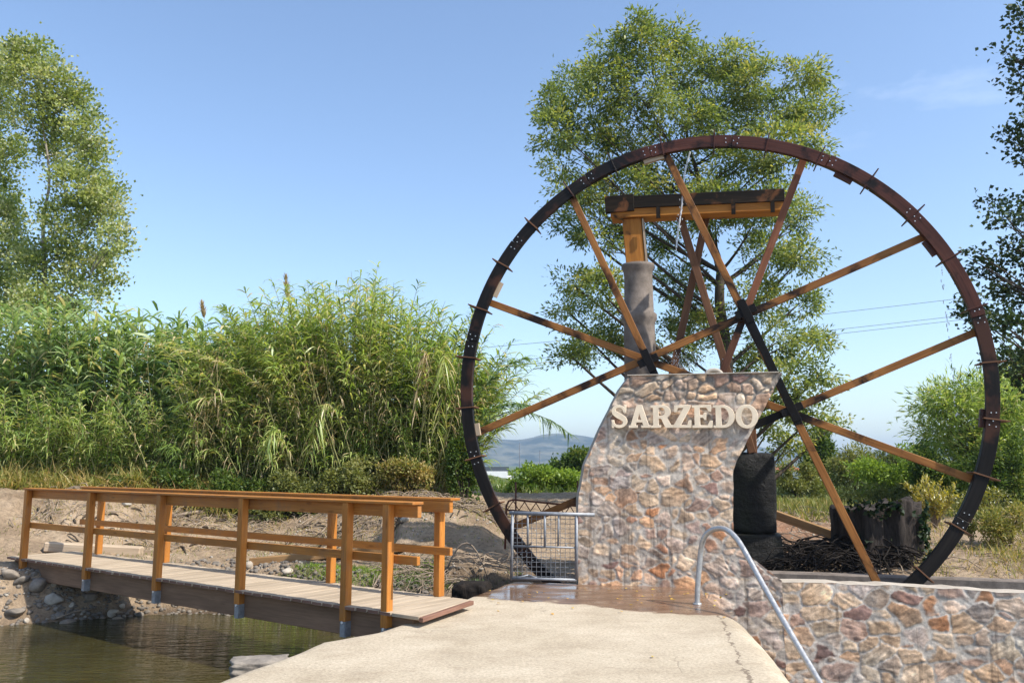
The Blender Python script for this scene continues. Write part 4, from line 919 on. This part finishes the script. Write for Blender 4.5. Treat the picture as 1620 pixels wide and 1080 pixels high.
lone('slim upright reed plume right of the tallest one', (590, 740, 19.4), (595, 600, 19.4), (590, 462, 19.4), nl=90, rb_=.35)
lone('upright reed plume with open top right of centre', (640, 740, 19.6), (650, 600, 19.4), (630, 460, 19.4), nl=90, rb_=.35)
lone('dark reed leaning right to the rim of the wheel', (690, 760, 18.5), (720, 600, 18.2), (750, 490, 18.), nl=100, rb_=.2)  # lowered leaf tone on the right-leaning reeds imitates the tree's shade
lone('dark reed stretching right through the rim, upper one', (690, 760, 18.2), (760, 620, 17.9), (830, 566, 17.7), 'reed_blue', nl=120, rb_=.05)
lone('dark reed stretching right inside the rim, middle one', (690, 760, 18.2), (760, 660, 17.8), (835, 640, 17.6), 'reed_blue', nl=110, rb_=.05)
lone('long dark reed reaching farthest right inside the rim, lowest one', (700, 770, 18.), (790, 655, 17.6), (908, 690, 17.4), 'reed_blue', nl=90, rb_=.0, L=.30, dr=1.0)
lone('reed with a greenish head low in front of the clump', (470, 770, 18.), (440, 680, 17.5), (425, 715, 17.4), nl=55, rb_=.62, dr=1.2)
lone('reed leaning steeply left out of the clump top', (560, 740, 18.8), (450, 600, 18.3), (330, 525, 18.2), nl=130, rb_=.72)
for i, (u, v0, v1, lb) in enumerate(((452, 560, 440, 'taller feathery reed flower left of the clump top'), (320, 560, 482, 'short feathery reed flower above the left thicket'))):
    T = thing('reed_flower', lb, 'reed', at(u, v0, 19.5)); a, b = at(u + 12, v0, 19.5), at(u, v1, 19.5); m = MB(); m.tube([a, b], .005, 5); m.build('stalk', M['cane'], T)
    n = 160; t = rs.uniform(.72, 1, n)[:, None]; P = a * (1 - t) + b * t; leafmesh('plume', P, nrms(b - a)[None] * 1.2 + rs.normal(0, .35, (n, 3)), .16, .022, M['reed_dry'], T)
# creepers and brambles at the foot of the reeds
for (u, v, w, h, yd, mt, lb) in ((250, 790, 120, 40, 17.9, 'bush', 'low dark bramble under the left thicket above the bridge rail'), (360, 792, 130, 62, 17.7, 'bush', 'green bramble at the foot of the reeds above the middle of the bridge'), (450, 792, 110, 70, 17.6, 'bush_olive', 'leafy creeper mound under the bowed reeds'),
                           (560, 792, 110, 64, 17.6, 'bush_olive', 'tangled bramble below the middle of the reed clump'), (640, 792, 90, 60, 17.6, 'weed', 'dry brown creeper tangle right of the bramble'), (735, 785, 50, 130, 17.8, 'bush', 'dark green bush at the right end of the reeds beside the rim')):
    bush('bramble', lb, 'bramble', u, v, w, h, yd, M[mt], .07, .045, 1.1, 'brambles at the foot of the reeds', 8, .5)

# weeds (stuff): ribbons and tiny leaves along the bank top
def weeds(name, mat, n, fx, L, W, droop=.4, rbase=.5, up=1.2):
    P = np.array([fx() for _ in range(n)]); P[:, 2] = terrain(P[:, 0], P[:, 1]) - .02
    d = rs.normal(0, .5, (n, 3)); d[:, 2] = up; V, Fq = ribbons(P, d, L * rs.uniform(.4, 1.3, n), W, droop * rs.uniform(.3, 1.4, n), 3)
    o = arr_mesh(name, V, Fq, mat, rnd=np.repeat(np.clip(rbase + .25 * rs.randn(n), 0, 1), 6)); o['kind'] = 'stuff'; return o
def bandf(x0, x1, y0, y1):
    def f():
        while True:
            x = rs.uniform(x0, x1); y = rs.uniform(y0, y1)
            if fbm(np.array([x * .8]), np.array([y * .8]), 3, 55)[0] + rs.normal(0, .12) > -.03: return (x, y, 0)
    return f
weeds('dry_weeds', M['weed'], 16000, bandf(-14, -5.6, 17.4, 19.6), .85, .018, .6, .5, .9)
weeds('green_weeds', M['bush_olive'], 9000, bandf(-14, -5.0, 17.6, 19.6), .55, .035, .7, .5, .8)
weeds('bank_straw_tufts', M['weed'], 6500, bandf(-9, 0, 15.5, 18.2), .16, .010, .5, .7)
weeds('sand_grass', M['bush_olive'], 3500, bandf(-9, 0, 14.2, 17.5), .14, .010, .4, .6)
weeds('grass', M['bush_light'], 9000, bandf(-4.2, -1.0, 12.3, 13.8), .14, .008, .3, .5)
weeds('field_grass', M['weed'], 12000, bandf(3, 11, 15.5, 26), .42, .018, .4, .3)
weeds('far_grass', M['grass'], 9000, bandf(-4, 8, 25, 38), .5, .03, .4, .7)
weeds('bank_grass', M['weed'], 5000, bandf(5.6, 9, 11.2, 15), .28, .010, .4, .5)
weeds('ditch_grass', M['grass'], 3500, bandf(-1.6, .2, 11.7, 12.8), .14, .008, .3, .3)
# twigs and straw (stuff)
def litter(name, mat, n, fx, L, r, lift=.05):
    m = MB()
    for k in range(n):
        x, y, _ = fx(); a = rs.rand() * 6.28; l = L * rs.uniform(.4, 1.4); d = np.array([math.cos(a), math.sin(a) * .8]) * l / 2
        p0 = np.array([x - d[0], y - d[1], 0]); p1 = np.array([x + d[0], y + d[1], 0]); p0[2] = gz(*p0[:2]) + rs.rand() * lift; p1[2] = gz(*p1[:2]) + rs.rand() * lift
        rr = r * rs.uniform(.5, 1.5); m.tube(bez(p0, p1, (rs.normal(0, .1) * l, rs.normal(0, .1) * l, abs(rs.normal(0, .25)) * l + .02), 4), [rr, rr, rr * .8, rr * .5], 4, False)
    o = m.build(name, mat); o['kind'] = 'stuff'; return o
litter('brushwood', M['twig'], 330, bandf(-2.0, .2, 11.6, 13.5), .5, .006, .12)
litter('bank_clods', M['bark'], 260, bandf(-9, 0, 15.2, 18.2), .22, .016, .02)
litter('bank_straw', M['twig'], 900, bandf(-9, 0, 15.5, 18.2), .45, .007, .05)
litter('field_straw', M['twig'], 600, bandf(2.8, 9, 11.9, 17), .45, .006, .05)
litter('dark_roots', M['bark_black'], 520, lambda: (rs.uniform(3.6, 5.6), rs.uniform(12.2, 13.1) - .05, 0), .6, .010, .26)  # roots coloured near black in place of the shade around them
# ivy on the stump
n = 900; t = rs.uniform(-2.6, -.5, n); hh = rs.rand(n) ** .7; r = rad * (1.06 + .45 * np.maximum(0, .45 - hh) ** 1.5) + .03
keep = fbm(t * 2.5, hh * 3, 3, 17) > .05; P = np.c_[cx + r * np.cos(t), cy + r * np.sin(t), zb + .2 + (zt - zb - .1) * hh][keep]
leafmesh('ivy', P, rs.normal(0, .5, P.shape) + [0, -.6, -.5], .08, .07, M['ivy'], st)

# ------------------------------------------------------------------ rocks
import bmesh
def rock_mesh(seed, mat, sub=3):
    bm = bmesh.new(); bmesh.ops.create_icosphere(bm, subdivisions=sub, radius=1); q = np.random.RandomState(seed); s = q.uniform(.55, 1.1, 3); s[2] *= .75
    pl = [(nrm(q.normal(0, 1, 3)), q.uniform(.6, .9)) for _ in range(7)]
    for v in bm.verts:
        p = np.array(v.co)
        for nn, d in pl:
            e = p @ nn - d
            if e > 0: p = p - nn * e * .85
        f = 1 + .22 * float(fbm(np.array([p[0] * 2 + seed]), np.array([p[1] * 2 + p[2] * 1.7]), 4, seed)[0]); v.co = Vector(p * f * s)
    for f in bm.faces: f.smooth = True
    me = bpy.data.meshes.new('rock'); bm.to_mesh(me); bm.free(); me.materials.append(mat); return me
RM = [rock_mesh(i, M['rock']) for i in range(6)] + [rock_mesh(20 + i, M['rock_pale']) for i in range(2)]
def rock(p, r, i, label, group=None, sq=1.):
    o = bpy.data.objects.new('rock', RM[i % 8]); o.location = Vector([float(c) for c in p]); o.scale = (r, r, r * sq); o.rotation_euler = (rs.normal(0, .2), rs.normal(0, .2), rs.rand() * 6.28)
    sc.collection.objects.link(o); return tag(o, label, 'rock', group)
GR = 'stones heaped on the bank under the left end of the bridge'
for k in range(150):
    x = rs.uniform(-9.2, -5.5); sh = float(shore(np.array([x]))); y = sh + rs.uniform(-.1, 1.15) + .05
    if x > -6.7 and y > sh + .8: continue
    r = rs.choice([.045, .06, .09, .13], p=[.35, .35, .22, .08]) * rs.uniform(.8, 1.2)
    rock((x, y, gz(x, y) + r * .2), r, rs.randint(0, 8), 'grey river stone in the heap under the left end of the bridge', GR)
for (u, v, r, i, lb) in ((85, 955, .13, 6, 'pale angular stone lit by the sun beneath the bridge beam'), (25, 975, .17, 1, 'big flat stone at the water edge in the left corner'), (60, 935, .2, 2, 'large shaded boulder under the bridge end'), (15, 915, .15, 3, 'rounded boulder just left of the first bridge post'),
                       (920 - 780, 925, .15, 4, 'boulder in the dark shade under the bridge deck')):
    p = gnd(u, v); rock(p + [0, 0, r * .25], r, i, lb)
for (u, v, r, lb) in ((432, 812, .11, 'white stone on the sandy bank above the bridge rail'), (200, 800, .10, 'small pale stone on the sand left of the second far post'), (455, 910, .10, 'pale stone in the grass behind the bridge deck'), (395, 897, .09, 'grey stone left of the green grass patch'), (655, 888, .09, 'pale stone among the brushwood right of the bridge'), (640, 825, .08, 'small stone beside the dry stick on the bank')):
    rock(gnd(u, v) + [0, 0, r * .3], r, 6, lb)
# gravel (stuff)
def gravel(name, n, fx, r0, mat):
    b = bmesh.new(); bmesh.ops.create_icosphere(b, subdivisions=1, radius=1); bv = np.array([v.co[:] for v in b.verts]); bf = np.array([[v.index for v in f.verts] for f in b.faces]); b.free()
    P = np.array([fx() for _ in range(n)]); P[:, 2] = terrain(P[:, 0], P[:, 1]); r = r0 * rs.uniform(.4, 1.6, n) ** 1.2
    V = bv[None] * (1 + .25 * rs.normal(0, 1, (n, 12, 1)).clip(-1.5, 1.5)) * r[:, None, None] * np.array([1, 1, .7]) + P[:, None]
    Fq = bf[None] + (np.arange(n) * 12)[:, None, None]; o = arr_mesh(name, V.reshape(-1, 3), Fq.reshape(-1, 3), mat, smooth=True); o['kind'] = 'stuff'
def shf(x0, x1, a, b):
    def f(): x = rs.uniform(x0, x1); return (x, float(shore(np.array([x]))) + rs.uniform(a, b), 0)
    return f
gravel('bank_gravel', 2600, shf(-9.5, -1., -.15, 1.25), .028, M['rock'])
gravel('sand_pebbles', 1600, bandf(-9, 1, 12.6, 18), .018, M['rock_pale'])
gravel('field_pebbles', 900, bandf(3, 9, 11.8, 17), .018, M['rock_pale'])
# block of broken concrete at the walkway edge
p = atz(392, 1052, -.05); blob_box('rock', (p[0] + .08, p[1] + .12, -.10), (.46, .30, .17), M['rock'], 12, 'pale broken slab of rock jutting from the left edge of the walkway', 'rock', ax=nrm([1, .28, 0]), amp=.22, round_=.5)
# dark rotten stub near the walkway corner
p = gnd(742, 932, 10); m = MB(); p = np.array([-.50, 10.95, -.12])
blob_box('log_stub', p, (.42, .4, .42), M['bark_black'], 5, 'black rotten stump stub beside the corner of the wet concrete', 'stump', amp=.14, round_=.9)

# ------------------------------------------------------------------ bridge
bo = np.array([-1.23, 8.81, 0.]); bd = nrm([-.799, .602, 0]); bn = np.array([bd[1] * 1., -bd[0], 0]); 
if bn[1] < 0: bn = -bn
def bp(a, p, z): return bo + bd * a + bn * p + np.array([0, 0, z])
br = thing('footbridge', 'narrow timber footbridge with varnished orange handrails crossing the river', 'footbridge', bp(3.8, .5, -.3))
DK = .10; a = -.10; k = 0
while a < 8.28:
    w = .15 + .0 * k; m = MB(); m.beam(bp(a + w / 2, -.075 + .006 * rs.randn(), DK - .0175 + .0015 * (k % 3)), bp(a + w / 2, 1.02 + .006 * rs.randn(), DK - .0175 + .0015 * (k % 3)), w, .035)
    o = m.build('deck_board', M['deck'], br, .003); o.data.materials.append(M['deck_end']); o.data.polygons[0].material_index = 1; o.data.polygons[1].material_index = 1; a += w + .02; k += 1
m = MB(); m.prism([bp(-.112, -.075, DK - .035), bp(-.112, 1.02, DK - .035), bp(-.21, 1.02, DK - .035), bp(-.48, -.075, DK - .035)], (0, 0, .035)); m.build('deck_board', M['deck'], br, .004)
m = MB(); m.prism([bp(-.495, -.09, DK - .045), bp(-.222, 1.00, DK - .045), bp(-.275, 1.00, DK - .045), bp(-.55, -.09, DK - .045)], (0, 0, .042)); m.build('end_board', M['deck_end'], br, .004)
for p_ in (.06, .47, .90):
    m = MB(); m.beam(bp(-.32 if p_ < .1 else -.1, p_, -.075 if p_ != .47 else -.08), bp(8.3, p_, -.075 if p_ != .47 else -.08), .09, .27, side=bn); m.build('beam', M['bridge_beam'], br, .006)
TOP = 1.145
NA = [0., .6, 2.4, 4.15, 5.95, 7.9]; FA = [.22, 2.0, 3.8, 5.65, 7.6]
for (As, pp, sgn) in ((NA, -.03, 1), (FA, .99, -1)):
    for a in As:
        m = MB(); m.beam(bp(a, pp - sgn * .0, DK - .16 if sgn > 0 else DK + .0), bp(a, pp, TOP), .09, .09, side=bn); m.build('post', M['bridge'], br, .006)
        m = MB(); m.beam(bp(a - .038, pp + .008, -.215), bp(a - .038, pp + .008, .06), .08, .006, side=bn); m.beam(bp(a + .038, pp + .008, -.215), bp(a + .038, pp + .008, .06), .08, .006, side=bn)
        m.beam(bp(a, pp - sgn * .034, -.215), bp(a, pp - sgn * .034, .055), .006, .07, side=bn)
        bt = MB(); c = bp(a, pp - sgn * .036, -.07); bt.tube([c, c - bn * sgn * .012], .014, 8); b_ = m.build('bracket', M['bracket'], br); bt.build('bolt', M['bolt'], b_) if sgn > 0 else None
    inn = pp + sgn * .075; e0, e1 = (-.36, 7.96) if sgn > 0 else (-.02, 8.1)
    m = MB(); m.beam(bp(e0, inn - sgn * .0, TOP - .065), bp(e1, inn, TOP - .065), .055, .125, side=bn); m.build('top_rail', M['bridge'], br, .005)
    m = MB(); m.beam(bp(e0 - .02, pp + sgn * .03, TOP + .0145), bp(e1 + .02, pp + sgn * .03, TOP + .0145), .16, .028, side=bn); m.build('handrail', M['bridge'], br, .005)
    m = MB(); m.beam(bp(e0, inn - sgn * .005, DK + .50), bp(e1, inn - sgn * .005, DK + .50), .045, .085, side=bn); m.build('mid_rail', M['bridge'], br, .005)

# ------------------------------------------------------------------ ladder rail
b0 = atz(1103, 958, -.02); q = [b0, at(1104, 925, b0[1]), at(1108, 878, b0[1])]
arcpx = [(1112, 855, 9.8), (1120, 842, 9.75), (1134, 835.5, 9.66), (1148, 837, 9.55), (1162, 848, 9.42), (1176, 868, 9.28)]
q += [at(*a) for a in arcpx] + [at(1205, 921, 8.95), at(1250, 1000, 8.45), at(1300, 1085, 7.95), at(1345, 1162, 7.5)]
ld = thing('ladder_rail', 'bent grey metal pool ladder rail rising from the wet concrete', 'ladder rail', b0)
m = MB(); m.tube([tuple(p) for p in catm([tuple(p) for p in q], 5)], .030, 14); m.build('rail', M['steel'], ld)
m = MB(); m.tube([b0 + [0, 0, .012], b0 + [0, 0, .035]], .05, 16); m.build('floor_flange', M['steel'], ld)

# ------------------------------------------------------------------ mesh gate
DG = 11.45; gt = thing('mesh_gate', 'galvanised wire mesh gate closing the gap left of the sign wall', 'gate', onp(810, 915, DG))
def gg(u, v): return onp(u, v, DG)
def tb(nm, L, r, mat='galv', n=8):
    m = MB()
    for a, b in L: m.tube([gg(*a), gg(*b)], r, n)
    return m.build(nm, M[mat], gt)
tb('frame', [((811, 808), (809, 917)), ((809, 914), (912, 917)), ((912, 812), (912, 917))], .020)
tb('top_bar', [((806, 811), (941, 814))], .026)
tb('rail', [((811, 863), (912, 866))], .012)
tb('upright', [((862, 812), (862, 866))], .016); tb('upright', [((835, 812), (835, 863))], .013); tb('upright', [((884, 812), (883, 863))], .013)
tb('brace', [((812, 915), (836, 909)), ((836, 909), (858, 917))], .010)
m = MB(); u = 818.
while u < 910: m.tube([gg(u, 812) + EN * .012, gg(u, 915) + EN * .012], .0032, 4, False); u += 7.6
v = 820.
while v < 914: m.tube([gg(811, v) + EN * .016, gg(912, v + 1) + EN * .016], .0032, 4, False); v += 7.6
m.build('wire_mesh', M['galv'], gt)
# rusty lattice gate behind
DR = 13.9; rg = thing('rusty_frame', 'rusty iron lattice frame standing behind the mesh gate', 'iron frame', onp(803, 868, DR))
def r2(u, v): return onp(u, v, DR)
m = MB(); m.tube([r2(799, 868), r2(801, 800), r2(805, 792), r2(812, 790), r2(925, 801)], .018, 6); m.build('top_bar', M['rust'], rg)
m = MB(); m.tube([r2(801, 806), r2(925, 817)], .014, 6); m.build('lower_bar', M['rust'], rg)
m = MB(); u = 803; k = 0
while u < 920: m.tube([r2(u, 791 + (u - 803) * .09 if k % 2 else 805 + (u - 803) * .09), r2(u + 9, 805 + (u - 794) * .09 if k % 2 else 791 + (u - 794) * .09)], .008, 5); u += 9; k += 1
m.build('lattice', M['rust'], rg)
m = MB(); m.tube([r2(816, 868), r2(816, 762)], .014, 5); m.tube([r2(914, 868), r2(914, 760)], .014, 5); m.build('uprights', M['rust'], rg)
# loose boards
def board(label, u0, v0, Y0, u1, v1, Y1, w, h, mat, name='plank'):
    m = MB(); m.beam(at(u0, v0, Y0), at(u1, v1, Y1), w, h); return tag(m.build(name, M[mat], None, .01), label, 'timber', 'loose timbers on the ground')
a, b = gnd(72, 872), gnd(224, 876); m = MB(); m.beam(a + [0, 0, .06], b + [0, 0, .04], .22, .16); tag(m.build('plank', M['plank'], None, .02), 'pale thick timber lying on the sand beyond the left end of the bridge', 'timber', 'loose timbers on the ground')
a, b = gnd(396, 894), gnd(640, 872); m = MB(); m.beam(a + [0, 0, .05], b + [0, 0, .06], .16, .12); tag(m.build('plank', M['tan_plank'], None, .01), 'long tan beam lying behind the bridge above the green grass', 'timber', 'loose timbers on the ground')
a, b = onp(1222, 812, 15.2), onp(1335, 852, 14.8); m = MB(); m.beam(a, b, .10, .14); tag(m.build('plank', M['tan_plank'], None, .01), 'leaning brown plank between the stone pier and the stump', 'timber', 'loose timbers on the ground')
# sticks on the bank
for (u0, v0, u1, v1, r, lb) in ((265, 822, 345, 812, .035, 'dark branch lying on the sand behind the near handrail'), (88, 983, 148, 971, .012, 'thin stick in the shade beside the water under the bridge')):
    a, b = gnd(u0, v0), gnd(u1, v1); m = MB(); m.tube([a + [0, 0, .03], (a + b) / 2 + [0, 0, .07], b + [0, 0, .05]], [r, r, r * .7], 6); tag(m.build('branch', M['twig']), lb, 'branch')
m = MB(); m.tube(bez(gnd(706, 905), gnd(771, 925), (0, 0, .9), 9), [.014, .014, .013, .012, .012, .011, .010, .009, .008], 5); tag(m.build('branch', M['twig']), 'curved bare twig arching over the brushwood by the wet concrete', 'branch')
for u, lb in ((851, 'white stake in front of the bright green hedge'),):
    a = gnd(u, 778, 15, 40); m = MB(); m.beam(a, a + [0, 0, .42], .05, .05); tag(m.build('stake', M['white']), lb, 'stake')
# ------------------------------------------------------------------ far building, poles, cables
Yb = 190; g0 = at(765, 770, Yb); hb = thing('building', 'small white building with flat dark canopy in the distance left of the sign wall', 'building', (g0[0], Yb, -4))
def fb(u, v, dy=0): return at(u, v, Yb + dy)
m = MB(); p0, p1 = fb(762, 768), fb(803, 745); m.beam(((p0[0] + p1[0]) / 2, Yb + 1, -4.5), ((p0[0] + p1[0]) / 2, Yb + 1, p1[2]), p1[0] - p0[0], 7, side=(1, 0, 0)); m.build('wall', M['white'], hb)
m = MB(); p0, p1 = fb(752, 745), fb(805, 738); m.beam(((p0[0] + p1[0]) / 2, Yb + 3, p0[2]), ((p0[0] + p1[0]) / 2, Yb + 3, p1[2]), p1[0] - p0[0], 9, side=(1, 0, 0)); m.build('canopy', M['darkpanel'], hb)
m = MB()
for u in (784, 800): p = fb(u, 745, -1.2); m.beam((p[0], p[1], -4.5), p, .25, .25)
m.build('post', M['darkpanel'], hb)
m = MB(); p0, p1 = fb(790, 768, -2), fb(812, 752, -2); m.beam(((p0[0] + p1[0]) / 2, Yb, -4.5), ((p0[0] + p1[0]) / 2, Yb, p1[2]), p1[0] - p0[0], 1.5, side=(1, 0, 0)); m.build('annex', M['white'], hb)
h2 = thing('house', 'far house with red tiled roof between the tree branches and the spoke', 'house', at(1240, 760, 230))
Y2 = 230; p0, p1 = at(1222, 760, Y2), at(1262, 744, Y2); m = MB(); m.beam(((p0[0] + p1[0]) / 2, Y2, -4.5), ((p0[0] + p1[0]) / 2, Y2, p1[2]), p1[0] - p0[0], 6, side=(1, 0, 0)); m.build('wall', M['white'], h2)
p2, p3 = at(1218, 744, Y2), at(1266, 744, Y2); pk = at(1242, 737, Y2)[2]; m = MB(); m.prism([(p2[0], Y2 - 4, p2[2]), (p3[0], Y2 - 4, p2[2]), ((p2[0] + p3[0]) / 2 + 2, Y2 - 1, pk), ((p2[0] + p3[0]) / 2 - 2, Y2 - 1, pk)], (0, 6, 0)); m.build('roof', M['terracotta'], h2)
for u, v, lb in ((822, 700, 'thin lamp post left of the hills, the taller one'), (854, 712, 'thin lamp post in front of the hills, the shorter one')):
    a = at(u, v, 120); m = MB(); m.tube([(a[0], 120, -3), a], [.09, .05], 6); tag(m.build('lamp_post', M['wire']), lb, 'lamp post', 'far lamp posts')
for (v0, v1, lb) in ((619, 407, 'uppermost of the three overhead cables'), (640, 437, 'middle of the three overhead cables'), (650, 442, 'lowest of the three overhead cables')):
    u0, u1 = 40, 2140; a, b = at(u0, v0, 62), at(u1, v1, 62); P = [a * (1 - t) + b * t + np.array([0, 0, -1.2 * 4 * t * (1 - t) + .9]) for t in np.linspace(0, 1, 30)]
    m = MB(); m.tube(P, .018, 5); tag(m.build('cable', M['wire']), lb, 'cable', 'overhead power cables')
# ------------------------------------------------------------------ falling water and fallen leaves
def stream(label, px, D, r, seed):
    q = np.random.RandomState(seed); P = [onp(u, v, D) for u, v in px]; C = catm([tuple(p) for p in P], 8); m = MB()
    m.tube(C, [r * (.45 + .55 * abs(math.sin(i * .9)) * q.uniform(.6, 1.3)) for i in range(len(C))], 6, False)
    for k in range(36): c = C[q.randint(len(C))] + q.normal(0, .025, 3); m.tube([c, c - np.array([0, 0, .025])], [.006, .004], 4)
    o = m.build('falling_water', M['foam']); tag(o, label, 'water'); o['kind'] = 'stuff'
stream('thin jet of water falling from the top of the rim', [(1092, 240), (1086, 262), (1081, 290), (1079, 320), (1076, 345), (1072, 372), (1070, 392)], 12.45, .016, 1)
m = MB(); q = np.random.RandomState(4)
for k in range(46):
    v = q.uniform(410, 660); u = 1486 + (v - 400) * .11 + q.normal(0, 1.2); c = onp(u, v, 12.42); m.tube([c, c - np.array([0, 0, q.uniform(.01, .05)])], [.007, .004], 4)
for k in range(240):
    u = q.normal(1085, 24); v = q.normal(572, 9); c = onp(u, v, 12.5); m.tube([c, c - np.array([0, 0, .012])], [.005, .003], 4)
o = m.build('water_drops', M['foam']); o['kind'] = 'stuff'
n = 46; uv_ = [(925, 930), (960, 933), (1009, 935), (1085, 938), (1070, 948), (1118, 938), (1128, 950), (1140, 946), (1035, 1037), (905, 960), (1002, 956), (1065, 965), (1130, 958), (1075, 925), (1150, 940), (985, 942), (1150, 975)]
P = np.array([atz(a, b, .012) for a, b in uv_] + [(rs.uniform(-.3, 2.2), rs.uniform(9.2, 11.0), .012) for _ in range(26)]); P = P[P[:, 1] < 11.0 - .2 * P[:, 0] + .3]
o = leafmesh('fallen_leaves', P, rs.normal(0, 1, P.shape) * [1, 1, .12], .055, .032, M['fallen'], up=np.array([[0, 0, 1.]] * len(P)) + rs.normal(0, .15, P.shape)); o['kind'] = 'stuff'

# ------------------------------------------------------------------ haze
n = NT('haze'); pv = n.n('ShaderNodeVolumePrincipled'); pv.inputs['Color'].default_value = (.62, .79, 1, 1); pv.inputs['Density'].default_value = .0003; pv.inputs['Anisotropy'].default_value = .3
n.l(pv.outputs[0], n.out.inputs['Volume']); m = MB(); m.beam((0, 0, -7.5), (0, 0, 110), 8380 * 1.02, 8380 * 1.02, side=(1, 0, 0))
tag(m.build('haze', n.m), kind='stuff')
